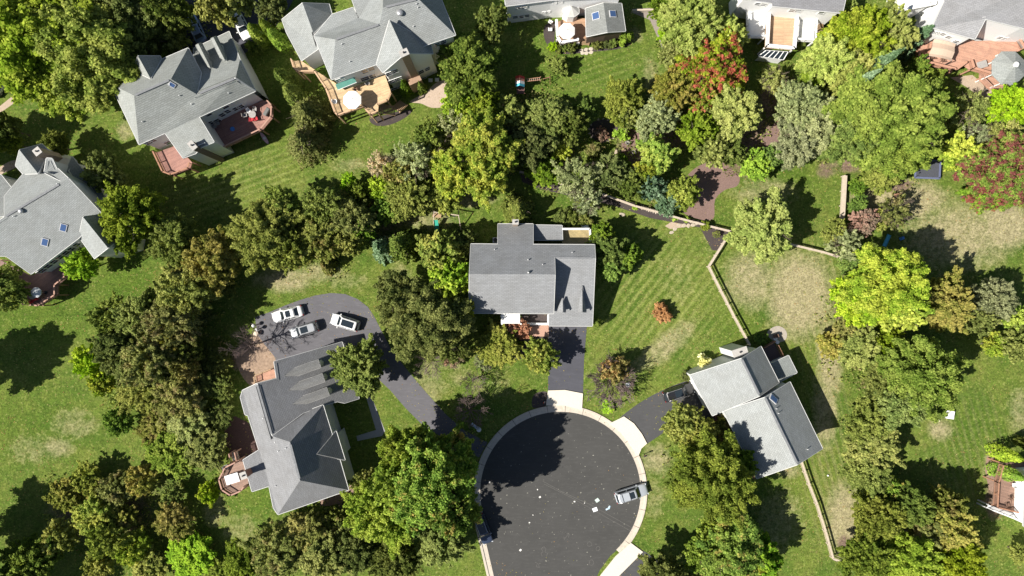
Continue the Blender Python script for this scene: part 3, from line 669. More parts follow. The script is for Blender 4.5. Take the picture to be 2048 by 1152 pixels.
 (1255,232,24,6,'fine','olive','olive tree touching the mulch ring'),
 (1145,440,22,2.2,'shrub','dark','dark clipped bush behind the central house, right one'),
 (1122,438,18,2.2,'shrub','dark','dark clipped bush behind the central house, left one'),
 (1168,440,14,2,'shrub','dull','dull small bush beside the rear deck railing'),
 # centre-right garden
 (1380,50,62,11,'fine','lolive','tall pale olive tree left of the white house with brown deck'),
 (1450,75,38,9,'fine','lolive','pale olive tree brushing the white deck railing'),
 (1330,15,28,6,'fine','fresh','fresh green tree above the gravel path'),
 (1345,110,28,7,'fine','lolive','pale olive small tree along the gravel path'),
 (1425,130,66,10,'broad','red','red and green maple below the white house'),
 (1400,185,38,8,'broad','red','lower red and yellow crown under the maple'),
 (1345,185,44,9,'fine','brown','brown olive tree left of the red maple'),
 (1315,235,40,8,'fine','grey','grey-green tree above the golden garden tree'),
 (1395,260,36,8,'fine','ygreen','yellow-green tree in the middle of the red mulch garden'),
 (1465,225,52,9,'fine','lolive','pale olive round tree right of the yellow-green garden tree'),
 (1425,300,36,7,'fine','olive','olive tree above the red-brown mulch clearing'),
 (1465,305,26,6,'fine','green','green small tree above the red-brown mulch clearing'),
 (1312,310,36,7,'broad','yellow','golden yellow tree in the stone garden'),
 (1292,345,24,6,'broad','gold','golden green crown below the golden yellow tree'),
 (1510,330,30,5,'fine','lime','lime green bush tree right of the mulch clearing'),
 (1545,315,24,5,'fine','fresh','green bush between the lime bush and the grey-green trees'),
 (1365,385,34,6,'fine','olive','olive tree whose shadow lies on the mulch clearing'),
 (1302,375,28,6,'fine','blue','blue-green tree behind the split rail fence'),
 (1335,408,24,5,'fine','blue','low blue-green tree leaning on the split rail fence'),
 (1265,370,30,6,'fine','dark','dark tree beside the stone garden path'),
 (1225,345,34,6,'fine','dark','dark tree in the stone garden near the greyish thin tree'),
 (1246,325,13,3,'shrub','fresh','small fresh green bush in the stone garden'),
 (1201,268,13,2.2,'shrub','purple','small purple-red bush inside the mulch ring'),
 (1243,268,13,2.5,'shrub','lime','small lime bush right of the mulch ring'),
 (1188,303,16,3,'shrub','dull','dark purple-green bush below the mulch ring'),
 (1272,240,18,3,'shrub','green','green bush at the upper end of the red mulch strip'),
 (1600,215,50,9,'fine','grey','grey-green tree above the shaded red mulch'),
 (1640,255,52,9,'fine','grey','largest grey-green tree left of the huge yellow-green tree'),
 (1590,290,44,8,'fine','grey','grey-green tree at the lawn edge right of the lime bush'),
 (1545,160,28,5,'sparse','lolive','thin pale tree in the shade below the white house'),
 (1620,165,24,5,'fine','ygreen','yellow-green bush below the brown deck house'),
 # top right
 (1715,75,60,11,'broad','sunny','yellow-olive tree between the two top right houses'),
 (1780,70,44,10,'broad','lolive','pale yellow-olive tree left of the tan shade sail'),
 (1655,120,46,10,'broad','lolive','yellow-olive tree right of the white pergola house'),
 (1705,145,46,10,'broad','lolive','pale olive crown in the middle of the top right trees'),
 (1722,150,22,15,'conifer','blue','blue-grey spruce between yellow-olive trees'),
 (1688,182,20,14,'conifer','blue','blue-grey spruce left of the huge yellow-green tree'),
 (1818,82,28,8,'conifer','blue','dark teal spruce beside the shade sail deck'),
 (1768,225,98,14,'broad','ygreen','huge yellow-green tree at the right of the garden'),
 (1700,280,50,11,'broad','green','green crown on the lower left of the huge yellow-green tree'),
 (1800,300,55,11,'broad','green','green crown on the lower right of the huge yellow-green tree'),
 (1845,180,38,9,'broad','green','green crown nearest the tan patio'),
 (1760,345,40,8,'fine','olive','olive tree at the south foot of the huge tree'),
 (1835,135,22,5,'fine','orange','orange-tipped bush beside the shade sail deck'),
 (1835,110,0,0,'','',''),
 (1886,200,14,5,'broad','fresh','small fresh green tree in the shade right of the huge tree'),
 (1935,220,38,6,'sparse','olive','thin tree with bare branches beside the tan patio'),
 (1918,308,36,7,'broad','yellow','bright yellow tree right of the trampoline'),
 (1950,275,28,5,'sparse','grey','thin grey tree between yellow and burgundy trees'),
 (2020,215,42,8,'fine','lime','lime tree on the right edge below the gazebo'),
 (2000,265,36,7,'sparse','olive','thin olive tree above the burgundy maple'),
 (2005,345,72,11,'broad','burg','large burgundy and green maple on the right edge'),
 (1970,385,36,9,'broad','burg','lower left burgundy and green crown'),
 (1690,20,22,5,'fine','lolive','pale bush at the corner of the top right white house'),
 (1782,18,14,3,'shrub','olive','olive bush beside the top right white wall'),
 # right side
 (1716,372,18,4,'fine','fresh','upper green bush along the low wooden wall'),
 (1716,408,18,4,'fine','fresh','lower green bush along the low wooden wall'),
 (1728,442,26,5,'fine','purple','reddish brown tree below the low wooden wall'),
 (1755,440,22,4,'fine','olive','olive tree right of the reddish brown tree'),
 (1785,425,34,6,'sparse','dull','dark thin tree with its swing in the right yard'),
 (1668,462,24,5,'fine','mid','green tree at the corner of the split rail fence'),
 (1690,490,34,6,'sparse','grey','grey thin tree over the fence end'),
 (1700,520,26,5,'fine','fresh','fresh green tree under the grey thin tree'),
 (1768,568,72,15,'broad','yellow','big bright yellow-green tree on the right side'),
 (1720,600,48,11,'broad','yellow','lower left crown of the bright yellow-green pair'),
 (1800,620,44,11,'broad','yellow','bottom yellow-green crown touching the brown olive tree'),
 (1885,605,54,10,'fine','brown','brown-olive round tree right of the bright yellow tree'),
 (1985,600,42,8,'fine','grey','grey-green tree near the right edge'),
 (1960,640,30,7,'fine','mid','green tree between brown-olive tree and yellow bush'),
 (2030,635,30,6,'fine','yellow','yellow bush tree on the right edge'),
 (1990,690,24,5,'fine','gold','golden bush above the right lawn'),
 (2035,690,34,8,'fine','mid','green tree on the right edge above the lawn'),
 (1715,630,36,7,'fine','dull','dull green tree under the bright yellow pair'),
 (1660,690,26,5,'fine','brown','brown thicket tree beside the dark house shadow'),
 (1690,660,26,6,'fine','brown','brown-olive tree left below the bright yellow pair'),
 (1720,700,40,8,'fine','olive','olive tree left of the feathery green tree'),
 (1765,690,38,8,'fine','ygreen','yellow-green tree above the feathery green tree'),
 (1838,750,74,13,'broad','spring','broad feathery pale green tree right of centre'),
 (1775,760,44,9,'fine','olive','olive tree between the house shadow and the feathery tree'),
 (1800,805,46,11,'broad','spring','feathery pale green tree on the lower left of the broad one'),
 (1735,850,44,8,'fine','mid','green tree below the olive tree in the right strip'),
 (1745,895,50,8,'fine','olive','olive green tree in the middle of the right strip'),
 (1735,940,46,8,'fine','mid','dark green tree below the olive green tree in the right strip'),
 (1778,975,24,6,'broad','orange','orange-tipped yellow-green tree in the right strip'),
 (1755,1030,50,9,'fine','mid','green tree above the fence corner at lower right'),
 (1820,1010,40,9,'fine','green','green tree in the lower right strip beside the shade'),
 (1900,1060,50,9,'fine','brown','brown-olive tree at lower right facing the white wall'),
 (1890,1010,36,8,'fine','dull','dull olive tree at lower right above the brown-olive tree'),
 (1850,1060,38,8,'fine','dull','dull dark tree between two green trees at lower right'),
 (1735,1110,48,9,'fine','green','green tree at the bottom beside the fence corner'),
 (1820,1115,52,10,'broad','ygreen','bright green tree at the bottom right'),
 (1910,1120,48,10,'broad','ygreen','bright green tree at the bottom, right of the other bright one'),
 (2038,1105,20,4,'fine','mid','small dark green tree beside the pale path at the corner'),
 (2009,908,15,6.5,'column','lime','upper lime arborvitae beside the corner deck'),
 (2012,945,16,6.5,'column','lime','lower lime arborvitae beside the corner deck'),
 (2042,885,12,4,'shrub','dark','dark bush behind the lime arborvitae'),
 # below the right house
 (1365,845,38,7,'fine','olive','olive tree beside the right driveway apron'),
 (1395,870,40,7,'fine','olive','olive tree before the front wall of the right house'),
 (1425,955,78,14,'fine','green','largest green tree below the right house'),
 (1375,960,38,9,'fine','mid','green crown facing the silver car on the round street'),
 (1480,920,34,8,'fine','green','green crown close to the right house roof'),
 (1465,1095,66,10,'broad','orange','orange and green tree at the bottom centre right'),
 (1410,1100,38,8,'broad','ygreen','yellow-green crown left of the orange and green tree'),
 (1520,1110,38,8,'broad','orange','orange-tipped crown right of the bottom orange tree'),
 (1430,1055,26,7,'broad','gold','gold-green crown on top of the bottom orange tree'),
 (1450,850,22,4,'fine','dull','dark bush at the inner corner of the right house'),
 (1408,724,13,2.6,'shrub','white','shrub full of creamy white blossom by the right house'),
 (1374,752,10,1.8,'shrub','dark','dark clipped ball bush at the garage corner'),
 (1330,1170,60,9,'fine','dark','dark tree at the bottom edge beside the shaded driveway'),
 (1520,679,12,1.8,'shrub','fresh','fresh green bush beside the round stone patio'),
 (1322,625,17,2.2,'shrub','rust','round rust-orange bush alone on the striped lawn'),
 (1216,815,12,1,'shrub','lime','lime ground-hugging bush near the mailbox post'),
 (1044,658,17,2.4,'shrub','redsh','salmon red bush over the brick patio, right part'),
 (1022,658,15,2.4,'shrub','redsh','salmon red bush over the brick patio, left part'),
 (1030,690,14,1.6,'shrub','green','small green bush in front of the brick patio'),
 (1010,712,0,0,'','',''),
 (1194,646,9,3.5,'column','green','small dark column evergreen at the garage corner of the central house'),
 (1098,300,0,0,'','',''),
 # clipped columns and evergreens
 (518,70,16,7,'column','ygreen','leftmost tall arborvitae left of the large grey roof'),
 (540,62,15,7,'column','ygreen','tall arborvitae just right of the leftmost one'),
 (556,78,15,7,'column','lime','tall arborvitae nearest the large grey roof'),
 (503,95,10,2.5,'shrub','green','small green bush at the foot of the tall arborvitae, left one'),
 (515,100,10,2.5,'shrub','green','small green bush at the foot of the tall arborvitae, right one'),
 (572,158,17,8,'column','green','upper slim evergreen between the two top left houses'),
 (590,190,19,8,'column','green','lower slim evergreen between the two top left houses'),
 (622,232,48,8,'conifer','mid','upper dark feathery evergreen below the yellow wood deck'),
 (614,287,46,8,'conifer','dull','lower dull feathery evergreen below the yellow wood deck'),
 (812,176,15,5,'conifer','fresh','narrow green evergreen left of the flagstone patio'),
 (842,174,12,4,'conifer','fresh','narrow green evergreen against the patio house wall'),
 (1106,93,9,1.6,'shrub','lime','lime bush in the bed below the white railed deck'),
 (1117,97,8,1.4,'shrub','dark','first dark ball bush below the white railed deck'),
 (1130,98,8,1.4,'shrub','green','second ball bush below the white railed deck'),
 (1143,96,10,1.6,'shrub','dark','largest dark ball bush below the white railed deck'),
 (1194,92,10,1.5,'shrub','dark','dark ball bush below the sunroom'),
 (1212,90,8,1.3,'shrub','dark','small dark ball bush in the middle below the sunroom'),
 (1226,86,9,1.3,'shrub','green','green ball bush below the right end of the sunroom'),
 (1250,76,13,2.2,'shrub','fresh','fresh green bush at the sunroom corner'),
 (1330,72,14,2.5,'shrub','lime','lime bush beside the gate of the gravel path'),
 (1318,46,5,1.2,'shrub','yellow','tiny yellow bush beside the gravel path'),
 (1271,415,6,1.0,'shrub','yellow','tiny yellow bush by the stacked stones on the mulch strip'),
 (1351,436,6,1.0,'shrub','yellow','tiny yellow bush, left of the pair at the stepping stones'),
 (1373,439,6,1.0,'shrub','yellow','tiny yellow bush, right of the pair at the stepping stones'),
 (1088,368,6,1.2,'shrub','yellow','tiny yellow bush at the left end of the mulch strip'),
 (1411,452,9,1.6,'shrub','green','round green bush in the mulch corner of the fence'),
 (1433,468,8,1.2,'sparse','mid','wispy green plant in the mulch corner of the fence'),
 # trees standing just outside the frame whose shadows reach in
 (-150,770,60,15,'broad','green','tree beyond the left edge casting the long lawn shadow'),
 (-110,1120,75,15,'broad','green','tree beyond the left edge shading the lower left lawn'),
 (-60,1230,80,15,'broad','green','tree beyond the bottom left corner'),
 (-110,310,60,13,'broad','green','tree beyond the left edge shading the upper lawn'),
]
for t in T:
    if t[2]: tree(*t)

# low growth under the woods: leaf cover nobody could count
def undergrowth():
    blobs = [(140,1000,60),(200,1050,90),(300,1000,80),(320,1090,70),(380,1110,60),(420,900,50),(350,860,60),(300,740,110),(380,640,80),(440,560,50),(240,800,40),(620,1080,80),(560,1110,60),(690,1030,40),(760,1090,70),
             (640,460,90),(730,430,60),(800,390,60),(860,420,50),(900,330,90),(970,300,80),(1090,270,90),(1100,340,50),(1050,230,60),(1180,330,50),(1240,300,30),(1260,360,50),(1330,390,40),(1330,250,80),(1400,200,90),(1450,290,60),
             (1340,110,40),(1560,180,60),(1600,250,80),(1700,150,100),(1700,250,90),(1790,330,60),(1850,120,40),(1900,240,50),(1980,240,60),(1940,330,50),(1700,470,50),(1690,640,60),(1720,720,70),(1780,700,80),(1740,860,60),(1740,960,60),
             (1780,1050,80),(1880,1060,80),(1790,1120,80),(1950,620,60),(2000,650,50),(240,60,120),(90,90,100),(340,60,80),(920,870,50),(860,930,80),(1440,870,50),(1400,930,70),(1460,1080,60),(560,60,30),(20,290,40),(920,220,40),(1520,320,40),(880,690,40),(1000,700,30)]
    p = []
    for x, y, r in blobs:
        c = P(x, y, 0); rm = M(r); n_ = int(rm*rm*22); a = rng.random(n_)*6.283; q = np.sqrt(rng.random(n_))*rm*(1+.2*np.sin(3*a+x))
        X = c.x+np.cos(a)*q; Y = c.y+np.sin(a)*q
        hz = .5+.5*np.sin(X*.9+1.3*np.sin(Y*.7))*np.sin(Y*1.1+1.7*np.sin(X*.5))
        keep = hz > .34; p.append(np.stack([X, Y, .05+hz*rng.random(n_)*1.1], 1)[keep])
    p = np.concatenate(p)
    px = p[:, 0]*FP/H+1024; py = 576-p[:, 1]*FP/H
    bad = ((px-CX)**2+(py-CY)**2 < 180**2) | ((px > 545) & (px < 1100) & (py > 590) & (py < 720)) | ((px > 545) & (px < 735) & (py > 700) & (py < 980)) | ((px > 480) & (px < 930) & (py > 590) & (py < 880) & (px > 500)) | ((px > 930) & (px < 1195) & (py > 430) & (py < 680))
    p = p[~bad]
    me = leaf_mesh('undergrowth', p, rng.uniform(.15, .42, len(p)), unit(len(p))*.8+np.array([0, 0, .8]), foliage((.13, .18, .045), (.24, .27, .075), (.25, .20, .11), cc=(.5, .7)))
    o = bpy.data.objects.new('undergrowth', me); COL.objects.link(o); tag(o, 'low mixed green and brown ground cover under the woods', 'ground cover', kind='stuff')
undergrowth()

def litter():
    n_ = 42000; px = rng.uniform(-20, 2070, n_); py = rng.uniform(-20, 1170, n_)
    c = .5+.5*np.sin(px*.021+1.7*np.sin(py*.013))*np.sin(py*.027+1.3*np.sin(px*.017)); keep = rng.random(n_) < .15+.85*c**2
    bad = ((px-CX)**2+(py-CY)**2 < 178**2)*(rng.random(n_) < .93)
    px, py = px[keep & ~bad], py[keep & ~bad]; k = H/FP
    p = np.stack([(px-1024)*k, -(py-576)*k, np.full(len(px), .03)], 1)
    me = leaf_mesh('fallen_leaves', p, rng.uniform(.08, .2, len(p)), unit(len(p))*.35+np.array([0, 0, 1.]), foliage((.22, .24, .07), (.36, .32, .14), (.30, .19, .08), cc=(.5, .6)))
    o = bpy.data.objects.new('fallen_leaves', me); COL.objects.link(o); tag(o, 'fallen leaves and small weeds scattered over the lawns', 'leaf litter', kind='stuff')
litter()
# ------------------------------------------------------------------ houses
TRIM = lambda: mat('roof_edge_trim', (.60, .60, .58), .6, .06, 2)
CAM = np.array([0., 0., H])
def ray(px, py): return np.array([(px-1024)/FP, (576-py)/FP, -1.0])
def ccw(q):
    n = len(q); ar = sum(q[i].x*q[(i+1) % n].y-q[(i+1) % n].x*q[i].y for i in range(n)); return q[::-1] if ar < 0 else q
class House:
    def __init__(s, name, label, px, py, ang, roofcol=(.27, .275, .27), wall=(.74, .74, .72), wname='white_siding', cat='house', oh=.32, base=0):
        p = P(px, py, 0); s.e = empty(name, p, 0, label, cat, 'detached houses' if cat == 'house' else None)
        s.V = {}; s.F = []; s.ang = ang; roofcol = tuple(c*1.05 for c in roofcol); s.rc = roofcol; s.polys = []; s.w = siding(wname, wall); s.oh = oh; s.walls = []; s.base = base
        s.rm = shingle('roof_shingles_'+label.split()[0], roofcol, ang); s.nb = 0
    def L(s, p): return loc(s.e, p)
    def v(s, **kw):
        for k, (x, y, z) in kw.items(): s.V[k] = [x, y, z]
        return s
    def face(s, names, plane=None):
        names = names.split(); kn = [n for n in (plane.split() if plane else names) if s.V[n][2] is not None][:3]
        A, B, C_ = [np.array(P(*s.V[n])) for n in kn] if len(kn) == 3 else (None,)*3
        for n in names:
            if s.V[n][2] is None:
                nr = np.cross(B-A, C_-A); d = ray(*s.V[n][:2]); t = nr.dot(A-CAM)/nr.dot(d); s.V[n][2] = float(CAM[2]+d[2]*t)
        s.F.append(names); return s
    def pos(s, n): return P(*s.V[n])
    def finish(s, roof='roof', walls='wall', trim='fascia', extra_ridge=True, wm=None, drop=True, rm=None):
        mb = MB(); ed = {}
        for f in s.F:
            mb.slab([s.L(s.pos(n)) for n in f], .14); s.polys.append(ccw([s.pos(n) for n in f]))
            for i in range(len(f)):
                a, b = f[i], f[(i+1) % len(f)]; ed.setdefault(frozenset((a, b)), []).append((a, b, f))
        ro = mb.build(roof, rm or s.rm, s.e)
        bd = []
        for k, l in ed.items():
            if len(l) != 1: continue
            a, b, f = l[0]; pts = [s.pos(n) for n in f]; n_ = len(f)
            ar = sum(pts[i].x*pts[(i+1) % n_].y-pts[(i+1) % n_].x*pts[i].y for i in range(n_))
            if ar < 0: a, b = b, a
            bd.append((a, b))            # interior on the left of a->b
        nxt = {}; prv = {}
        for a, b in bd: nxt.setdefault(a, []).append(b); prv.setdefault(b, []).append(a)
        def off(a, b):
            A, B = s.pos(a), s.pos(b); d = (B-A); d.z = 0; d.normalize(); nn = Vector((-d.y, d.x, 0)); return A+nn*s.oh, B+nn*s.oh, d
        def corner(a, b, c):             # inset corner at b between a->b and b->c
            A1, B1, d1 = off(a, b); B2, C2, d2 = off(b, c); cr = d1.x*d2.y-d1.y*d2.x
            if abs(cr) < .15: return B1
            w_ = B2-B1; t = (w_.x*d2.y-w_.y*d2.x)/cr; q = B1+d1*t; q.z = s.V[b][2]; return q
        wb = MB(); tb = MB()
        for a, b in bd:
            A, B, d = off(a, b)
            if len(prv.get(a, [])) == 1 and len(nxt.get(a, [])) == 1: A = corner(prv[a][0], a, b)
            if len(nxt.get(b, [])) == 1 and len(prv.get(b, [])) == 1: B = corner(a, b, nxt[b][0])
            A.z = s.V[a][2]-.06; B.z = s.V[b][2]-.06
            if drop:
                A0, B0 = A.copy(), B.copy(); A0.z = B0.z = s.base-.05
                la, lb, lb0, la0 = [s.L(q) for q in (A, B, B0, A0)]
                wb.add([la0, lb0, lb, la], [(0, 1, 2, 3)]); s.walls.append((A, B, Vector((d.y, -d.x, 0))))
            p, q = s.pos(a), s.pos(b); o_ = Vector((d.y, -d.x, 0))*.05; dz = Vector((0, 0, -.085))
            tb.bar(s.L(p+o_+dz), s.L(q+o_+dz), .07, .17)
        if drop: wb.build(walls, wm or s.w, s.e)
        tb.build(trim, TRIM() if 'dormer' not in roof else (rm or s.rm), s.e)
        s.F = []; s.V = {}; return s
    def ridge(s, *pairs):
        for a, b in pairs:
            A, B = P(*a), P(*b); MB().bar(s.L(A+Vector((0, 0, .02))), s.L(B+Vector((0, 0, .02))), .3, .07).build('ridge_vent', mat('ridge_cap', tuple(c*.72 for c in s.rc), .9, .2, 4), s.e)
    def window(s, px, py, w_=.9, h_=1.3, name='window'):
        d = ray(px, py); best = None
        for A, B, nn in s.walls:
            n_ = np.array(nn); A_ = np.array(A); den = n_.dot(d)
            if den >= -1e-4: continue
            t = n_.dot(A_-CAM)/den; q = CAM+d*t; u = np.array(B)-A_; Lh = math.hypot(u[0], u[1]); k = ((q-A_)[0]*u[0]+(q-A_)[1]*u[1])/Lh/Lh
            if -.02 < k < 1.02 and -.2 < q[2] < A_[2]+k*u[2]+.3 and (best is None or t < best[0]): best = (t, q, nn, u/Lh)
        if not best: print('no wall for window', s.e['label'], px, py); return
        t, q, nn, u = best; q = Vector(q); u = Vector((u[0], u[1], 0)).normalized(); z = Vector((0, 0, 1)); n_ = Vector(nn)
        mb = MB()
        def quadbox(c, ww, hh, th): 
            vs = [c+u*(i*ww/2)+z*(j*hh/2)+n_*k for k in (0, th) for i, j in ((-1, -1), (1, -1), (1, 1), (-1, 1))]
            return [s.L(v_) for v_ in vs], [(3, 2, 1, 0), (4, 5, 6, 7), (0, 1, 5, 4), (1, 2, 6, 5), (2, 3, 7, 6), (3, 0, 4, 7)]
        for cx, cz, ww, hh in ((-w_/2, 0, .09, h_+.09), (w_/2, 0, .09, h_+.09), (0, h_/2, w_-.09, .09), (0, -h_/2, w_-.09, .11), (0, 0, w_-.09, .05)):
            mb.add(*quadbox(q+u*cx+z*cz, ww, hh, .07))
        f = mb.build(name, WHITE(), s.e); p_ = MB(); p_.add(*quadbox(q, w_-.06, h_-.06, .035)); g = p_.build('pane', GLASS(), f); return f
    def box(s, name, px, py, ztop, size, ang, m, z0=0, bev=.02):
        c = P(px, py, ztop); c.z = (ztop+z0)/2; return MB().box(s.L(c), (size[0], size[1], ztop-z0), ang, bev).build(name, m, s.e)
    def hit(s, px, py, z):
        from mathutils.geometry import tessellate_polygon, intersect_ray_tri
        best = (P(px, py, z), Vector((0, 0, 1)), 1e9); o = Vector(CAM); d = Vector(ray(px, py))
        for pl in s.polys:
            for t in tessellate_polygon([pl]):
                a, b, c = [pl[i] for i in t]; q = intersect_ray_tri(a, b, c, d, o, True)
                if q and (q-o).length < best[2]:
                    nn = (b-a).cross(c-a).normalized(); nn = -nn if nn.z < 0 else nn; best = (q, nn, (q-o).length)
        return best[0], best[1]
    def chimney(s, px, py, ztop, size, ang, m=None, z0=0):
        m = m or mat('chimney_brick', (.32, .19, .13), .9, .2, 9)
        c = s.box('chimney', px, py, ztop, size, ang, m, z0); t = P(px, py, ztop)
        mb = MB().box(s.L(t+Vector((0, 0, .05))), (size[0]+.16, size[1]+.16, .12), ang); mb.build('chimney_cap', mat('chimney_crown', (.42, .40, .37)), c)
        mb = MB().tube([s.L(t), s.L(t+Vector((0, 0, .4)))], .13, 8); mb.build('flue', DARK(), c)
    def vents(s, pts):
        for px, py, z in pts:
            p, _ = s.hit(px, py, z); MB().tube([s.L(p-Vector((0, 0, .4))), s.L(p+Vector((0, 0, .35)))], .06, 7).build('vent_pipe', mat('white_pipe', (.7, .7, .7)), s.e)
    def dome_vent(s, px, py, z, r_=.32):
        p = s.L(s.hit(px, py, z)[0]); MB().lathe(p, [(r_*.5, -.3), (r_*.5, .1), (r_, .12), (r_*.9, .3), (r_*.4, .42)], 14).build('roof_fan', METAL(), s.e, True)
    def skylight(s, px, py, z, ang, w_=.75, h_=1.1, nrm=(0, 0, 1)):
        p, nn = s.hit(px, py, z); p = s.L(p); q = nn.to_track_quat('Z', 'Y').to_matrix()
        def bx(dx, dy, dz, oz):
            m_ = MB().box((0, 0, oz), (dx, dy, dz), ang).v; return [p+q@Vector(v_) for v_ in m_]
        fs = [(3, 2, 1, 0), (4, 5, 6, 7), (0, 1, 5, 4), (1, 2, 6, 5), (2, 3, 7, 6), (3, 0, 4, 7)]
        f = MB().add(bx(w_+.18, h_+.18, .16, .05), fs).build('skylight', mat('skylight_frame', (.5, .5, .5)), s.e)
        MB().add(bx(w_, h_, .06, .12), fs).build('pane', paint('blue_sky_glass', (.06, .11, .24), .12, 0, .4), f)
    def deck(s, pts, z, m, rails=(), railm=None, posts=True, name='deck', fill=False, rh=1.0, cap=.14):
        c = MB().slab([s.L(P(x, y, z)) for x, y in pts], .22).build(name, m, s.e)
        if posts:
            for x, y in pts[::1]:
                p = P(x, y, z)
                MB().bar(s.L(Vector((p.x, p.y, 0))), s.L(Vector((p.x, p.y, z-.2))), .18).build('deck_post', railm or m, c)
        rm = railm or m
        for run in rails:
            rb = MB(); q = [P(x, y, z) for x, y in run]
            for a, b in zip(q, q[1:]):
                Ln = (b-a).length; n_ = max(1, round(Ln/1.8))
                for i in range(n_+1): t = a.lerp(b, i/n_); rb.bar(s.L(t), s.L(t+Vector((0, 0, rh+.1))), .11)
                rb.bar(s.L(a+Vector((0, 0, rh))), s.L(b+Vector((0, 0, rh))), cap, .05)
                rb.bar(s.L(a+Vector((0, 0, .12))), s.L(b+Vector((0, 0, .12))), .06, .06)
                k = max(2, int(Ln/.16))
                for i in range(1, k): t = a.lerp(b, i/k); rb.bar(s.L(t+Vector((0, 0, .12))), s.L(t+Vector((0, 0, rh-.02))), .04)
            rb.build('railing', rm, c)
        return c
    def stairs(s, parent, a, b, wd, za, zb, m):
        A, B = P(*a, za), P(*b, zb); n_ = max(2, int(abs(za-zb)/.18)); mb = MB(); d = (B-A); dh = Vector((d.x, d.y, 0)); st = dh.length/n_; u = dh.normalized(); pr = Vector((-u.y, u.x, 0))
        for i in range(n_):
            c = A+d*((i+.5)/n_); mb.box(s.L(c), (st*.86, wd, .06), math.atan2(u.y, u.x))
        for k in (-1, 1): mb.bar(s.L(A+pr*k*wd/2), s.L(B+pr*k*wd/2), .07, .26)
        mb.build('stairs', m, parent)

DKBR = boards('red_brown_deck', (.36, .185, .145), R(26)); DKY = boards('golden_deck', (.62, .44, .25), R(20)); DKT = boards('tan_deck', (.46, .28, .17), 0)
WOOD = mat('cedar_wood', (.40, .27, .16), .8, .15, 4); PINKW = mat('pinkish_railing', (.42, .25, .19), .8, .1, 3); RWOOD = mat('redwood_railing', (.36, .19, .12), .8, .15, 3)

# --- central house
h = House('house', 'central grey-roofed house with two dormers above the straight driveway', 1060, 560, 0, (.26, .267, .275))
h.v(a=(942, 488, 6.2), b=(996, 488.5, None), x1=(996, 448, None), x2=(1066, 448, None), c=(1066, 489, None), e=(1189, 489.5, 6.2), r1=(1190.5, 516, None), r0=(1109, 515, None), m1=(1110, 549, None), m0=(939, 548, 9.8),
    f1=(1107, 627, 5.4), f0=(938, 626, 5.4), g1=(1184.5, 652, 3.0), g0=(1098, 651.5, 3.0), gg=(1098, 627, None))
h.face('a b x1 x2 c e r1 r0 m1 m0', 'a e m0'); h.face('m0 m1 f1 f0'); h.face('r0 r1 g1 g0 gg', 'r1 g1 g0'); h.finish()
h.v(a=(1066, 450, 3.4), b=(1124, 451, 3.4), c=(1125, 480, 3.9), d=(1066, 480, 3.9)); h.face('a b c d'); h.finish(roof='porch_roof', walls='porch_wall')
for dx, ym in ((1122.5, 0), (1164, 1)):        # dormers
    xl, xr, xc = (1115, 1131, 1125.5) if ym == 0 else (1155.5, 1172, 1164.5); yt = 596 if ym == 0 else 572; yb = 623.5
    h.v(p=(xc, yt, 5.9 if ym == 0 else 6.2), q=(xc+.4, yb, 5.9 if ym == 0 else 6.2), r=(xr, yb+.3, 5.1), t=(xr, yb-4, 5.1), u=(xl, yb+.3, 5.1), w=(xl, yb-4, 5.1))
    h.face('p q r t'); h.face('p q u w'); h.finish(roof='dormer_roof', walls='dormer_wall')
h.ridge(((945, 549, 9.2), (1104, 549.5, 9.2)), ((1118, 516, 7.75), (1184, 516.5, 7.75)))
h.vents([(989, 499, 7.0), (1056, 520, 8), (1085, 529, 8.3), (1144, 505, 7.4), (1056, 519, 8)]); h.dome_vent(1057, 545, 9, .2)
h.chimney(1031, 444, 7.6, (.75, .6), 0, mat('buff_brick', (.45, .36, .28), .9, .15, 8))
c = h.deck([(1124, 459), (1178, 459), (1180, 488), (1125, 488)], 2.6, boards('yellow_deck', (.42, .33, .16), R(-42)), [[(1124, 459), (1178, 459), (1180, 488)]], WHITE(), cap=.3)
h.stairs(c, (1171, 459), (1168, 445), 1.0, 2.6, .3, WHITE())
h.box('portico', 1021, 637, 3.1, (2.9, 1.55), 0, WHITE(), 2.9)
for x, y in ((1004, 648), (1042, 648), (1002, 632)): h.box('portico_column', x, y, 2.9, (.22, .22), 0, WHITE())
h.box('garden_wall', 1068, 648, .6, (4.3, .35), 0, WHITE()); h.box('garden_wall', 1096.5, 638, .6, (.25, 1.4), 0, WHITE())
def hand_window(hh, px, py, z, ang, w_=1.1, hgt=1.3, nm='window'):      # a window on a wall the photo looks past
    p = hh.L(P(px, py, z)); f = MB().box(p, (w_+.16, .1, hgt+.16), ang).build(nm, WHITE(), hh.e); MB().box(p, (w_, .14, hgt), ang).build('pane', GLASS(), f)
for x in (955, 980): hand_window(h, x, 623.2, 3.9, 0)
for x in (1112, 1152): 
    p = h.L(P(x, 648.4, 1.15)); MB().box(p, (2.6, .12, 2.2), 0).build('garage_door', mat('garage_door_white', (.72, .72, .70), .5, .03), h.e)

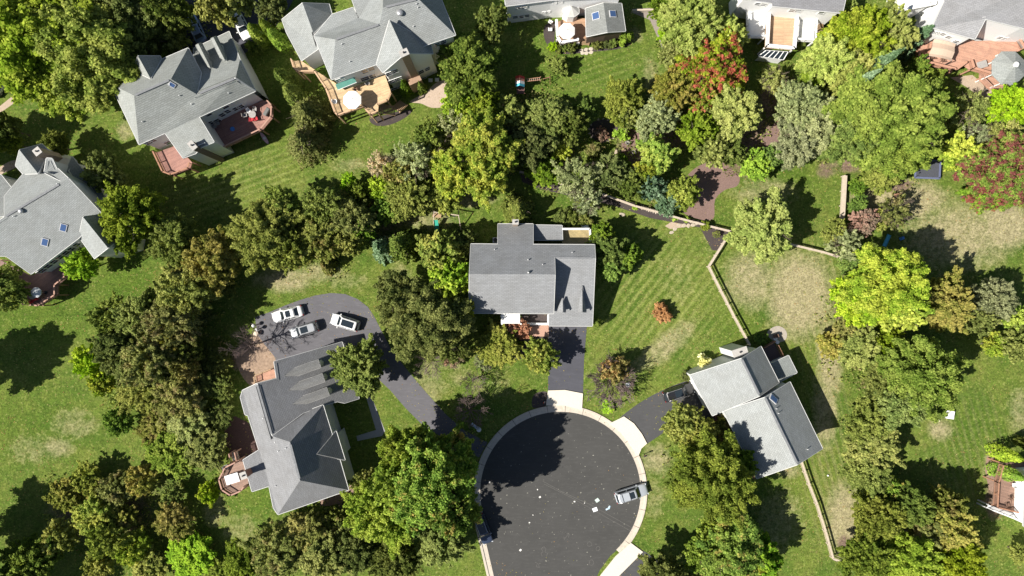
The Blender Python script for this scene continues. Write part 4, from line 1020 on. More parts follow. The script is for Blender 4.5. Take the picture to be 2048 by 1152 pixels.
# --- hip-roofed house with three dormers (lower left)
h = House('house', 'hip-roofed dark shingle house with three long dormers beside the curved driveway', 590, 870, R(-69), (.215, .218, .225))
ZE = 6.0
h.v(a=(485, 781, ZE), b=(481, 795, ZE), c=(490, 829, ZE), c2=(496, 831, ZE), d=(518, 900, ZE), d2=(486, 920, ZE), e=(504, 983, ZE), f=(538, 972, ZE), f2=(547, 1016, ZE), g=(556, 1029, ZE), rA=(514, 767, 9.1), rB=(544, 872, 9.1), rC=(580, 884, 10.5), rD=(600, 961, 10.5),
    s1=(697, 980, ZE), s2=(681, 924, ZE), s3=(663, 865, ZE), s4=(646, 810, ZE), n1=(606, 825, ZE+.4))
h.F += [x.split() for x in ('a rA rB rC rD g f2 f e d2 d c2 c b', 'g rD s1', 'rD rC s4 s3 s2 s1', 'rC rB n1 s4')]
h.finish()
h.v(rA=(514, 767, 9.1), k1=(553, 757, 5.4), k2=(548, 723, 5.6), k3=(684, 684, 3.0), k4=(718, 797, 3.0), k5=(689, 806, 3.0), k6=(675, 803, 3.2), k7=(646, 811, 4.1), n1=(606, 826, 5.2), rB=(544, 871, 9.1))
h.V['k1'][2] = h.V['k2'][2] = h.V['k7'][2] = h.V['n1'][2] = h.V['k6'][2] = h.V['k5'][2] = None
h.face('rA k1 k2 k3 k4 k5 k6 k7 n1 rB', 'rA k3 k4'); h.finish(roof='garage_roof', walls='garage_wall')
for (x0, y0, x1, y1) in ((569, 752, 639, 727), (577, 780.5, 647, 755), (586, 808, 656, 783)):
    d = np.array([x1-x0, y1-y0], float); Ld = np.hypot(*d); d /= Ld; n_ = np.array([-d[1], d[0]])*8.2
    A = np.array([x0, y0]); B = np.array([x1, y1]); C_ = A+d*17
    zt = 7.4; ze = 6.55
    h.v(p=(*A, zt), q=(*B, zt), r=(*(B+n_), ze), t=(*(C_+n_), ze), u=(*(B-n_), ze), w=(*(C_-n_), ze))
    h.face('p q r t'); h.face('p q u w'); h.oh = .15; h.finish(roof='dormer_roof', walls='dormer_wall', rm=shingle('dormer_shingles', (.25, .25, .245), R(17)))
    nx = MB(); pc = P(*(B-d*2), 6.0)
h.oh = .32
h.v(p=(624, 911, 8.2), a=(672, 862, 5.6), b=(690, 920, 5.6), q=(634, 908, 8.25)); h.face('q a b'); h.face('p a q'); h.face('p q b'); h.finish(roof='portico_roof', walls='portico_wall', rm=shingle('portico_shingles', (.235, .238, .24), R(-69)))
h.ridge(((514.5, 770, 9.1), (543, 868, 9.1)), ((581, 889, 10.5), (599, 957, 10.5)))
h.vents([(527, 836, 8.0), (551, 884, 8.7), (557, 902, 8.9), (552, 971, 7.4), (572, 896, 9.4)])
h.chimney(487, 951, 8.2, (.8, .9), R(20), mat('red_brick', (.26, .14, .10), .9, .2, 8))
dk = h.deck([(511, 751), (546, 735), (556, 755), (513, 764)], 1.6, boards('orange_landing', (.50, .27, .18), R(20)), [[(546, 737), (512, 751), (514, 764)]], WOOD)
h.deck([(455, 932), (475, 922), (493, 925), (497, 950), (496, 968), (487, 978), (466, 987), (449, 976), (443, 956)], 2.8, boards('brown_octagon_deck', (.30, .19, .14), R(20)), [[(475, 922), (455, 932), (443, 956), (449, 976), (466, 987), (487, 978), (492, 970)]], PINKW, cap=.2)
h.deck([(463, 905), (474, 902), (478, 920), (466, 922)], 1.5, mat('weathered_steps', (.3, .3, .26)), [[(463, 905), (466, 922)], [(474, 902), (478, 920)]], PINKW)
for x, y in ((600, 1012), (625, 1005), (640, 1001), (668, 992)): hand_window(h, x-1.5, y-5, 3.6, R(15.5), .9, 1.2)

# --- right house
h = House('house', 'pale two-block house with slate-dark east slopes beside the right driveway', 1510, 820, R(-62), (.30, .315, .31))
h.v(a=(1381, 750, 5.4), b=(1483, 717, 8.6), c=(1519, 792, None), d=(1425, 831, 5.4), e=(1522, 693, 5.4), f=(1558, 765, 5.4))
h.V['c'][2] = 8.6; h.face('a b c d'); h.face('b e f c'); h.finish()
h.v(a=(1447, 822, 5.8), b=(1530, 795, 9.3), c=(1595, 929, 9.3), d=(1514, 957, 5.8), e=(1580, 764, 6.0), f=(1645, 897, 6.0)); h.face('a b c d'); h.face('b e f c'); h.finish()
h.v(a=(1541, 728, 3.6), b=(1577, 711, 3.3), c=(1594, 745, 3.3), d=(1559, 764, 3.6)); h.face('a b c d'); h.finish(roof='porch_roof', walls='porch_wall', rm=shingle('porch_shingles', (.25, .27, .26), R(28)))
h.ridge(((1484, 719, 8.62), (1518, 789, 8.62)), ((1531, 797, 9.32), (1594, 926, 9.32)))
h.skylight(1546.5, 798, 8.4, R(-62), .7, 1.3, (.22, .12, 1)); h.vents([(1552, 817, 8.4), (1556, 826, 8.2), (1614, 898, 7.4)])
h.chimney(1480, 704, 6.4, (2.1, 1.0), R(18), h.w)
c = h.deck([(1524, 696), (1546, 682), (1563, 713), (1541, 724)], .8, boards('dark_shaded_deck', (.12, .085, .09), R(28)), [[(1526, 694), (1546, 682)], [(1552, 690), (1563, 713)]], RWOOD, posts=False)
for x, y in ((1400, 800), (1415, 826)): 
    p = h.L(P(x+3, y-22, 1.1))
    MB().box(p, (2.5, .12, 2.1), R(-62)).build('garage_door', mat('garage_door_white', (.72, .72, .70), .5, .03), h.e)
for x, y in ((1461, 852), (1473, 878), (1487, 905), (1500, 932)): hand_window(h, x, y, 3.6, R(-62))

# --- house with pink and tan decks (upper left)
h = House('house', 'grey hip-roofed house with red-brown decks on its rear and two front dormers', 370, 190, R(26), (.285, .30, .285))
Z1 = 8.2
h.v(nw=(221, 168, Z1), g1=(270, 143, Z1), g2=(301, 157, 9.7), g3=(322, 119, Z1), ne=(376, 96, Z1), e2=(402, 145, Z1), v1=(412, 133, 7.9), rA=(268, 191, 12.7), rB=(342, 158, 12.7), rC=(394, 189, 10.2), rD=(471, 156, 10.2), s1=(511, 182, 7.6), s2=(398, 234, Z1), s3=(428, 284, 8.4), s4=(403, 294, 8.4), s45=(391, 307, 8.0), s5=(366, 316, 8.2), s6=(330, 266, Z1), sw=(278, 289, Z1),
    q1=(480, 119, 7.4), q2=(458, 63, 4.6), q3=(386, 97, 4.6), q4=(410, 140, 7.0))
h.F += [x.split() for x in ('nw g1 g3 ne rB rA', 'nw rA sw', 'rA rB rC rD s1 s2 s3 s4 s45 s5 s6 sw', 'ne e2 rC rB')]
h.finish()
h.v(rC=(392, 188, 10.2), rD=(471, 156, 10.2), q1=(480, 119, 7.4), q2=(458, 63, 4.6), q3=(387, 97, 4.6), s1=(511, 182, 7.6)); h.face('rC rD q1 q2 q3'); h.face('rD s1 q1'); h.finish(roof='garage_roof', walls='garage_wall')
h.v(a=(270, 143, 8.2), p=(276, 112, 10.9), q=(301, 157, 11.1), b=(322, 119, 8.2), b2=(320, 112, 8.2), a2=(268, 136, 8.2)); h.F += [['a', 'a2', 'p', 'q'], ['p', 'b2', 'b', 'q']]; h.finish(roof='gable_roof', walls='gable_wall')
for x0, y0, x1, y1 in ((397, 88, 421, 136), (427, 75, 450, 121)):
    A = np.array([x1, y1], float); B = np.array([x0, y0], float); d = B-A; d /= np.hypot(*d); n_ = np.array([-d[1], d[0]])*6
    h.v(p=(*A, 8.6), q=(*B, 8.6), r=(*(B+n_), 7.4), t=(*(A+d*10+n_), 7.4), u=(*(B-n_), 7.4), w=(*(A+d*10-n_), 7.4)); h.face('p q r t'); h.face('p q u w'); h.oh = .15; h.finish(roof='dormer_roof', walls='dormer_wall')
h.oh = .32
h.ridge(((271, 190, 12.72), (338, 160.5, 12.72)), ((400, 186.5, 10.2), (468, 157.5, 10.2)))
h.vents([(360, 192, 10.8), (384, 209, 9.6), (286, 244, 10.2), (458, 187, 9), (341, 170, 11.7)]); h.skylight(344, 169, 11.4, R(25), .5, .7)
h.chimney(385, 291, 9.6, (1.2, .7), R(-50), mat('brown_brick', (.18, .13, .10), .9, .2, 8), 0)
h.deck([(425, 288), (443, 300), (525, 261), (546, 236), (547, 214), (538, 204), (512, 196), (440, 235), (402, 245)], 2.9, DKBR, [[(443, 300), (525, 261), (546, 236), (547, 214), (538, 204)]], PINKW, cap=.2)
h.deck([(312, 305), (344, 294), (352, 290), (384, 325), (381, 338), (347, 351), (331, 345)], 2.9, DKBR, [[(312, 305), (331, 345), (347, 351), (381, 338), (384, 328)]], RWOOD, cap=.2)
for x, y in ((290, 283), (297, 285), (304, 281), (336, 285), (416, 228), (445, 229), (454, 223), (420, 246), (434, 241), (450, 213), (472, 217), (481, 213), (407, 290)): h.window(x, y, 1.0, 1.4)

# --- large walk-out house with the brick chimney (top, left of centre)
h = House('house', 'large grey-roofed walk-out house with brick chimney stack and yellow wood deck', 740, 110, R(25), (.28, .295, .29))
Z2 = 10.0
h.v(a=(628, 72, Z2), b=(664, 29, Z2), c=(706, 15, Z2), d=(717, 36, Z2), n0=(700, -12, Z2), n1=(765, -38, Z2), n2=(850, -20, Z2), r1=(671, 79, 12.4), r2=(759, 49, 12.4), r3=(766, 15, 13.4), r4=(836, -3, 13.4), e1=(882, -3, Z2), e2=(911, 70, Z2), f1=(860, 87, Z2), g0=(779, 40, 13.0), f0=(752, 129, Z2), sw=(663, 159, Z2))
h.F += [x.split() for x in ('a r1 sw', 'a b c d r2 r1', 'r1 r2 r3 r4 e2 f1 f0 sw', 'r3 r2 d n0 n1', 'r3 n1 n2 e1 r4', 'r4 e1 e2')]
h.finish()
h.v(g0=(779, 40, 13.6), g1=(810, 107, 13.6), w1=(766, 145, 9.6), w0=(753, 129, Z2), x1=(866, 107, 9.0), x0=(861, 86, 9.0)); h.F += [x.split() for x in ('g0 g1 w1 w0', 'g0 x0 x1 g1')]; h.finish(roof='gable_roof', walls='gable_wall')
h.v(p=(605, 6, 9.0), q=(627, 66, 9.0), a=(564, 39, 5.6), b=(573, 65, 5.6), c=(603, 121, 5.6), e=(636, 98, 6.5), f=(658, 8, 6.2), g=(664, 29, 6.6)); h.F += [x.split() for x in ('p a b c e q', 'p q g f')]; h.finish(roof='garage_roof', walls='garage_wall')
h.ridge(((673, 78.5, 12.45), (757, 49.5, 12.45)), ((772, 14, 13.45), (832, -1, 13.45)))
h.dome_vent(800, 26, 12.9, .5); h.vents([(836, 16, 12), (833, 9, 12.4), (827, 54, 11), (684, 89, 11.9), (700, 124, 11)])
h.chimney(808, 106, 13.6, (1.1, .8), R(25), mat('tan_brick_stack', (.36, .24, .16), .9, .2, 8)); h.box('chimney_base', 829, 160, 4.2, (2.0, .9), R(25), mat('tan_brick_stack', (.36, .24, .16)))
c = h.deck([(645, 150), (666, 163), (690, 180), (770, 150), (783, 187), (776, 203), (757, 211), (756, 226), (743, 231), (733, 221), (731, 214), (678, 233), (673, 228), (655, 180), (636, 150), (632, 146), (604, 146), (592, 141), (586, 122), (602, 121)], 4.4, DKY,
       [[(757, 211), (776, 203), (783, 187)], [(731, 214), (678, 233), (673, 228), (655, 180), (632, 146), (604, 146), (592, 141), (586, 122)], [(731, 214), (733, 221), (743, 231), (756, 226)]], mat('golden_railing', (.52, .35, .22), .8, .1, 3), cap=.2)
h.stairs(c, (758, 217), (790, 222), 1.4, 3.9, 1.8, WOOD); h.stairs(c, (792, 220), (808, 206), 1.4, 1.8, .2, WOOD)
for x, y, w_, t_ in ((730, 142, .9, 1.3), (742, 137, .9, 1.3), (681, 159, 1.2, 1.0), (730, 157, 1.2, 1.3), (745, 152, .9, 1.3), (779, 147, .9, 1.2), (790, 142, .9, 1.2), (786, 162, 1.0, 1.3), (797, 158, 1.0, 1.3), (790, 178, 1.0, 1.3), (802, 174, 1.0, 1.3), (843, 143, .9, 1.2), (854, 138, .9, 1.2), (848, 157, .8, 1.0), (857, 155, .8, 1.0),
           (875, 89, .9, 1.1), (886, 84, .9, 1.1), (878, 106, .9, 1.1), (889, 102, .9, 1.1), (881, 120, .9, 1.1), (890, 116, .9, 1.1)): h.window(x, y, w_*1.15, t_*1.15)

# --- left edge house
h = House('house', 'grey house at the left edge with two blue skylights and a side gable', 90, 430, R(38), (.275, .29, .285))
Z3 = 6.8
h.v(rA=(9, 434, 10.4), rB=(137, 357, 10.4), k2=(206, 430, None), k4=(156, 477, None), k5=(62, 548, Z3), k6=(12, 512, None), k7=(-40, 512, None), k8=(-60, 478, None), t1=(97, 320, None), t2=(76, 346, None), t3=(47, 347, 7.2), t4=(9, 392, None))
h.face('rA rB k2 k4 k5 k6 k7 k8', 'rA rB k5'); h.face('rA rB t1 t2 t3 t4', 'rA rB t3')
h.finish()
h.v(p=(166, 434, 9.9), q=(216, 496, 9.9), a=(158, 474, 6.6), b=(189, 517, 6.6), c=(248, 472, 6.6), d=(207, 428, 6.6)); h.F += [x.split() for x in ('p a b q', 'p q c d')]; h.finish(roof='side_gable_roof', walls='side_gable_wall')
h.v(p=(39, 300, 9.6), q=(76, 347, 9.6), a=(31, 331, 7.0), b=(46, 348, 7.0), c=(83, 288, 7.0), d=(100, 304, 7.0), e=(90, 316, 7.6)); h.F += [x.split() for x in ('p a b q', 'p q e d c')]; h.finish(roof='gable_roof', walls='gable_wall')
h.v(p=(93, 316, 9.6), q=(104, 317, 9.6), r=(119, 349, 8.4), k=(122, 362, 10.2), t=(88, 345, 9.0)); h.F += [['p', 'q', 'r', 'k', 't']]; h.finish(roof='small_gable_roof', walls='small_gable_wall')
h.v(a=(139, 358, 6.6), b=(131, 342, 6.2), c=(144, 313, 4.6), d=(150, 322, 4.6), e=(208, 392, 4.4), f=(206, 430, 5.6)); h.F += [['a', 'b', 'c', 'd', 'e', 'f']]; h.finish(roof='garage_roof', walls='garage_wall')
h.v(a=(-60, 330, 6.0), b=(2, 350, 6.0), c=(31, 386, 6.0), d=(9, 432, 8.4), e=(-60, 440, 8.0)); h.F += [['a', 'b', 'c', 'd', 'e']]; h.finish(roof='wing_roof', walls='wing_wall')
h.ridge(((12, 432.5, 10.42), (118, 369, 10.42))); h.skylight(90, 484, 8.4, R(38), 1.0, .7, (.3, -.4, 1)); h.skylight(127, 455, 8.4, R(38), 1.0, .7, (.3, -.4, 1)); h.dome_vent(43, 422, 10.0, .38); h.vents([(29, 433, 10), (116, 368, 10.4)])
h.chimney(75, 303, 9.6, (.9, .9), R(38), mat('tan_chimney', (.42, .32, .24)), 5)
h.deck([(0, 520), (62, 552), (130, 525), (137, 553), (117, 570), (117, 590), (84, 611), (54, 608), (50, 590), (30, 560), (0, 535)], 2.4, boards('dusky_deck', (.25, .15, .13), R(38)), [[(137, 553), (117, 570), (117, 590), (84, 611), (54, 608), (50, 590), (2, 533)]], PINKW, cap=.2)
for x, y in ((84, 541), (96, 532), (108, 523), (120, 514), (132, 505), (143, 497), (152, 490)): h.window(x, y, 1.1, 1.5)

# --- white house with sunroom (top centre)
h = House('house', 'white-walled house with skylit sunroom and octagon bay at the top edge', 1130, 10, 0, (.30, .30, .30), (.88, .88, .87), 'bright_siding')
h.v(a=(1003, -40, 7.4), b=(1012, 12, 7.4), c=(1103, 0, 7.4), d=(1246, -6, 7.4), e=(1246, -50, 7.4), r1=(1005, -14, 9.8)); h.F += [['a', 'b', 'c', 'd', 'e']]; h.finish()
h.v(p=(1207, 6, 5.6), q=(1215, 64, 5.6), a=(1171, 17, 4.3), b=(1173, 73, 4.3), c=(1243, 7, 4.3), d=(1251, 62, 4.3)); h.F += [x.split() for x in ('p a b q', 'p q d c')]; h.finish(roof='sunroom_roof', walls='sunroom_wall', wm=mat('dark_screen_frames', (.10, .07, .055)), rm=shingle('sunroom_shingles', (.24, .25, .24), 0))
h.skylight(1192, 32, 4.95, 0, .95, 1.0, (-.2, 0, 1)); h.skylight(1225, 28, 5.15, 0, .85, .95, (.2, 0, 1))
o8 = [(1142+17*math.cos(a), 22+12*math.sin(a)) for a in np.arange(.39, 6.28, .785)]
for i in range(8): h.v(**{'o%d' % i: (*o8[i], 3.6)})
h.v(c=(1143, 13, 4.5))
for i in range(8): h.F.append(['c', 'o%d' % i, 'o%d' % ((i+1) % 8)])
h.oh = .1; h.finish(roof='bay_roof', walls='bay_wall', rm=mat('pale_bay_roof', (.5, .49, .46), .7, .1)); h.oh = .32
c = h.deck([(1112, 44), (1128, 38), (1171, 36), (1173, 76), (1158, 84), (1156, 83), (1121, 89), (1114, 78)], 1.2, DKT, [[(1112, 44), (1114, 78), (1121, 89), (1156, 83)]], WHITE(), cap=.4)
h.stairs(c, (1168, 78), (1166, 90), 1.8, 1.2, .1, WOOD)
for x, y in ((1037, 15.5), (1049, 13.5), (1110, 6), (1122, 4.5), (1030.5, 34), (1042.5, 33), (1054, 31), (1088, 24.5), (1097, 23.5), (1043, 47)): h.window(x, y, .8 if x < 1080 else .5, 1.0 if x < 1080 else .6)

# --- white house with brown deck (top, right of centre)
h = House('house', 'white house with flat brown deck in a white pergola frame at the top edge', 1575, 10, 0, (.24, .24, .25), (.88, .88, .87), 'bright_siding')
h.v(a=(1484, -40, 7.2), b=(1486, -2, 7.2), c=(1544, 6, 7.2), c2=(1545, 12, 7.2), d=(1685, 26, 7.2), e=(1700, -40, 7.2)); h.F += [['a', 'b', 'c', 'c2', 'd', 'e']]; h.finish()
c = h.deck([(1534, 24), (1590, 30), (1584, 100), (1530, 95)], 3.0, boards('tan_upper_deck', (.58, .38, .23), 0), [[(1534, 24), (1530, 95), (1584, 100), (1590, 30)]], WHITE(), cap=.45)
c2 = h.deck([(1590, 26), (1628, 30), (1626, 84), (1588, 82)], 2.6, mat('white_boards', (.75, .75, .73), .6, .05), [[(1588, 82), (1626, 84), (1628, 40)]], WHITE(), cap=.25)
c3 = h.deck([(1492, 20), (1534, 24), (1528, 76), (1494, 76)], 2.6, mat('white_boards', (.75, .75, .73), .6, .05), [[(1494, 30), (1494, 76), (1528, 76)]], WHITE(), cap=.25)
h.stairs(c2, (1637, 48), (1640, 80), 1.4, 2.4, .2, WOOD)
h.v(a=(1532, 101, 2.6), b=(1576, 104, 2.6), c=(1567, 119, 2.2), d=(1517, 112, 2.2)); h.F += [['a', 'b', 'c', 'd']]; h.oh = .08; h.finish(roof='glass_lean_to', walls='lean_to_wall', rm=GLASS()); h.oh = .32
for k in range(6): MB().bar(h.L(P(1532+k*8.8, 101+k*.6, 2.66)), h.L(P(1517+k*10, 112+k*1.4, 2.26)), .1).build('glazing_bar', WHITE(), h.e)
for x, y in ((1516, 8), (1527, 9), (1584, 21), (1596, 22), (1642, 26), (1472+25, 33), (1480+25, 34)): h.window(x, y, .9, 1.0)

# --- top right house with gazebo
h = House('house', 'white-walled house with terracotta deck and shade sail in the top right corner', 1950, 40, R(-15), (.31, .31, .315), (.88, .88, .87), 'bright_siding')
h.v(a=(1876, -60, 7.6), b=(1889, 3, 7.6), c=(1865, 55, 8.0), d=(1950, 78, 8.0), e=(1971, 38, 9.2), f=(2050, 57, 8.6), g=(2160, 60, 8.6), i=(2160, -60, 8.6)); h.F += [['a', 'b', 'c', 'd', 'e', 'f', 'g', 'i']]; h.finish()
h.v(a=(1800, -30, 4.4), b=(1877, -10, 6.4), c=(1872, 8, 6.2), d=(1799, 22, 4.0)); 
h.F += [['a', 'b', 'c', 'd']]; h.finish(roof='white_membrane_roof', walls='white_lower_wall', rm=mat('white_membrane', (.78, .78, .77), .5, .03))
c = h.deck([(1842, 70), (1862, 62), (1950, 82), (2030, 80), (2040, 100), (1990, 130), (1975, 150), (1940, 140), (1925, 128), (1905, 142), (1848, 128), (1834, 134)], 2.6, boards('terracotta_deck', (.52, .29, .20), R(-15)), [[(1858, 66), (1848, 128), (1905, 142), (1925, 128)], [(1935, 124), (1940, 140), (1975, 150)], [(2030, 82), (2040, 100)]], mat('terracotta_railing', (.46, .25, .17), .8, .1), cap=.35)
h.stairs(c, (1846, 78), (1838, 128), 1.4, 2.4, .6, RWOOD)
for x, y in ((1862, 5), (1877-11, 9), (1869, 65), (1876, 66), (1885, 68), (1897, 74), (2000, 75), (2008, 77), (1912, 83)): h.window(x, y, .8, .9)
# --- bottom right corner house
h = House('house', 'white house corner with brown deck in the bottom right corner', 2080, 1000, R(-20), (.3, .3, .3), (.88, .88, .87), 'bright_siding')
h.v(a=(2050, 940, 5), b=(2047, 1052, 5), c=(2160, 1100, 5), d=(2160, 930, 5)); h.F += [['a', 'b', 'c', 'd']]; h.finish()
h.deck([(1990, 962), (2000, 925), (2050, 925), (2050, 1027), (1986, 1011)], 2.6, boards('brown_corner_deck', (.27, .165, .12), R(-15)), [[(1998, 928), (1989, 962), (1986, 1011)], [(1986, 1011), (2040, 1024)]], RWOOD, cap=.2)
h.deck([(1978, 1010), (2040, 1030), (2038, 1040), (1976, 1016)], 2.5, mat('white_boards', (.75, .75, .73), .6, .05), [[(1976, 1016), (2038, 1040)]], WHITE(), cap=.2, name='white_stair_landing')

# gazebo
g = empty('gazebo', P(2021, 137, 0), 0, 'octagonal grey-roofed gazebo beside the terracotta deck', 'gazebo')
gc = P(2019, 135, 4.2); gc = Vector((gc.x, gc.y, 0)); rr = M(36, 4.2); ap = P(2033, 127, 5.4)
mb = MB(); o8 = [gc+Vector((rr*math.cos(a), rr*math.sin(a), 4.0)) for a in np.arange(.39, 6.28, .785)]; top = gc+Vector((0, 0, 5.4))
for i in range(8): mb.slab([loc(g, top), loc(g, o8[i]), loc(g, o8[(i+1) % 8])], .1)
mb.build('roof', shingle('gazebo_shingles', (.30, .32, .31), 0), g)
MB().lathe(loc(g, top), [(.3, -.1), (.3, .25), (.42, .28), (.2, .5)], 12).build('cupola', WHITE(), g)
for i in range(8): q = gc+(o8[i]-gc)*.9; MB().bar(loc(g, Vector((q.x, q.y, 0))), loc(g, Vector((q.x, q.y, 3.95))), .16).build('post', WHITE(), g)
MB().slab([loc(g, Vector((gc.x+(p.x-gc.x)*1.02, gc.y+(p.y-gc.y)*1.02, 1.4))) for p in o8], .2).build('floor', boards('terracotta_deck', (.52, .29, .20), R(-15)), g)
rb = MB()
for i in range(8):
    a, b = [Vector((gc.x+(o8[j % 8].x-gc.x)*.98, gc.y+(o8[j % 8].y-gc.y)*.98, 1.4)) for j in (i, i+1)]
    rb.bar(loc(g, a+Vector((0, 0, .95))), loc(g, b+Vector((0, 0, .95))), .14, .05)
    for k in range(1, 12): t = a.lerp(b, k/12); rb.bar(loc(g, t), loc(g, t+Vector((0, 0, .93))), .04)
rb.build('railing', PINKW, g)
# garden shade sail on the deck
sg = empty('shade_canopy', P(1900, 95, 2.6), 0, 'tan cloth canopy over the terracotta deck beside the blue spruce', 'canopy')
q = [P(x, y, 5.0) for x, y in ((1868, 78), (1912, 88), (1904, 122), (1858, 112))]
mb = MB(); n_ = 6; vs = []
for i in range(n_+1):
    for j in range(n_+1):
        u, v = i/n_, j/n_; p = (q[0].lerp(q[1], u)).lerp(q[3].lerp(q[2], u), v); p.z += .25*math.sin(u*3.14)-.15*math.sin(v*3.14*3); vs.append(loc(sg, p))
mb.add(vs, [(i*(n_+1)+j, (i+1)*(n_+1)+j, (i+1)*(n_+1)+j+1, i*(n_+1)+j+1) for i in range(n_) for j in range(n_)]); mb.build('canopy_cloth', mat('tan_canvas', (.50, .38, .29), .8, .06), sg)
for p in q: MB().bar(loc(sg, Vector((p.x, p.y, 2.6))), loc(sg, p), .1).build('post', DARK(), sg)
# ------------------------------------------------------------------ vehicles
def car(name, label, px, py, hd, L, W, Ht, style, col, sunroof=0, rack=0, tw=1.0, cat='car', black_roof=False):
    c = P(px, py, .8); e = empty(name, (c.x, c.y, 0), R(hd), label, cat, 'parked cars')
    pm = col
    belt = .95 if style == 'sedan' else 1.06
    # stations: x, half width, top height
    hood = belt-.12
    if style == 'sedan': st = [(-.5, .66, .6), (-.488, .84, belt-.12), (-.43, .95, belt), (-.3, 1, belt+.02), (0, 1, belt), (.22, 1, belt-.02), (.36, .97, hood), (.45, .88, hood-.08), (.487, .74, hood-.18), (.5, .56, .5)]
    else: st = [(-.5, .74, .7), (-.49, .88, belt), (-.44, .96, belt+.03), (-.3, 1, belt+.02), (0, 1, belt), (.24, 1, belt-.01), (.38, .97, hood+.04), (.455, .88, hood-.03), (.49, .72, hood-.15), (.5, .55, .55)]
    mb = MB(); vs = []; fs = []; k = 13
    for x, w_, z in st:
        w_ *= W/2
        prof = [(w_*.9, .2), (w_, .34), (w_*1.0, .6*z+.05), (w_*.965, z-.07), (w_*.9, z), (w_*.5, z+.035), (0, z+.045)]
        ring = prof+[(-a, b) for a, b in prof[-2::-1]]; vs += [(x*L, a, b) for a, b in ring]
    for i in range(len(st)-1):
        for j in range(k-1): fs.append((i*k+j, i*k+j+1, (i+1)*k+j+1, (i+1)*k+j))
        fs.append((i*k+k-1, i*k, (i+1)*k, (i+1)*k+k-1))
    fs += [tuple(range(k)), tuple(range(len(st)*k-1, (len(st)-1)*k-1, -1))]
    body = MB().add(vs, fs).build('body', pm, e, True)
    try:
        md = body.modifiers.new('bevel', 'SUBSURF'); md.levels = 1; md.render_levels = 1
    except Exception: pass
    # cabin: (x at belt, x at roof) front and back
    xf, xtf = (.2*L, .07*L) if style == 'sedan' else (.24*L, .12*L)
    xr, xtr = (-.37*L, -.24*L) if style == 'sedan' else (-.475*L, -.42*L)
    wb, wt = W*.45, W*.36; zb, zt = belt-.02, Ht-.05
    def ring(x0, x1, w_, z, q=.12): return [(x1-q, -w_, z), (x1, -w_+q, z), (x1+.05, 0, z), (x1, w_-q, z), (x1-q, w_, z), (x0+q, w_, z), (x0, w_-q, z), (x0-.03, 0, z), (x0, -w_+q, z), (x0+q, -w_, z)]
    r1 = ring(xr, xf, wb, zb, .1); r2 = ring(xtr, xtf, wt, zt, .12); r3 = [(a*.9+(xtr+xtf)/2*.1, b*.86, zt+.06) for a, b, c_ in r2]
    vs = r1+r2+r3; n_ = 10
    fs = [tuple(i+20 for i in range(10))]+[(s_*n_+i, s_*n_+(i+1) % n_, (s_+1)*n_+(i+1) % n_, (s_+1)*n_+i) for s_ in (0, 1) for i in range(n_)]
    rfm = pm if not black_roof else GLASS()
    MB().add(vs, fs).build('cabin', pm, e, False)
    # glass panels proud of the cabin
    def panel(name_, a, b, c_, d, mu, mv, m, offs=.012):    # a b bottom, d c top
        a, b, c_, d = map(Vector, (a, b, c_, d)); f = lambda u, v: a.lerp(b, u).lerp(d.lerp(c_, u), v)
        nn = (b-a).cross(d-a).normalized(); cen = (a+b+c_+d)/4
        if nn.dot(cen-Vector((cen.x*.5, 0, cen.z-.8))) < 0: nn = -nn
        vs = [f(u, v)+nn*o_ for o_ in (offs, -.02) for u, v in ((mu, mv), (1-mu, mv), (1-mu, 1-mv), (mu, 1-mv))]
        return MB().add(vs, [(0, 1, 2, 3), (7, 6, 5, 4), (0, 4, 5, 1), (1, 5, 6, 2), (2, 6, 7, 3), (3, 7, 4, 0)]).build(name_, m, e)
    G = GLASS()
    panel('windshield', (xf+.03, -wb+.1, zb), (xf+.03, wb-.1, zb), (xtf+.03, wt-.12, zt), (xtf+.03, -wt+.12, zt), .02, .05, G, .02)
    panel('rear_window', (xr-.02, -wb+.1, zb), (xr-.02, wb-.1, zb), (xtr-.02, wt-.12, zt), (xtr-.02, -wt+.12, zt), .05, .1, G, .02)
    xm = (xf+xr)/2-.05; xtm = (xtf+xtr)/2-.03
    for s_ in (-1, 1):
        panel('side_window', (xm+.06, s_*wb, zb), (xf-.25, s_*wb, zb), (xtf-.12, s_*wt, zt), (xtm+.06, s_*wt, zt), .02, .1, G)
        panel('side_window', (xr+.3, s_*wb, zb), (xm-.06, s_*wb, zb), (xtm-.06, s_*wt, zt), (xtr+.15, s_*wt, zt), .02, .1, G)
        mr = MB().box((xf-.2, s_*(W/2+.08), belt+.03), (.16, .26, .16), s_*.2, .04).build('mirror', pm, e)
        MB().box((L*.475, s_*W*.36, hood-.16), (.16, .34, .13), -s_*.35, .04).build('headlight', paint('headlight_glass', (.6, .63, .66), .1), e)
        MB().box((-L*.492, s_*W*.38, belt-.12), (.1, .26, .2), s_*.2, .03).build('tail_light', paint('red_lamp', (.25, .01, .01), .2), e)
        for x in (-.3, .31):
            wl = MB(); y = s_*(W/2-.11)
            prof = [(.2, -.1), (.31, -.11), (.335, -.06), (.335, .06), (.31, .11), (.2, .1)]
            vs = [(x*L+r_*math.cos(6.2832*i/18), y+z, .335+r_*math.sin(6.2832*i/18)) for r_, z in prof for i in range(18)]
            fs = [(a*18+i, a*18+(i+1) % 18, ((a+1) % 6)*18+(i+1) % 18, ((a+1) % 6)*18+i) for a in range(6) for i in range(18)]
            wh = wl.add(vs, fs).build('wheel', mat('tyre_rubber', (.02, .02, .02)), e)
            vs = [(x*L+r_*math.cos(6.2832*i/18), y+s_*z, .335+r_*math.sin(6.2832*i/18)) for r_, z in ((.21, .07), (.05, .05)) for i in range(18)]
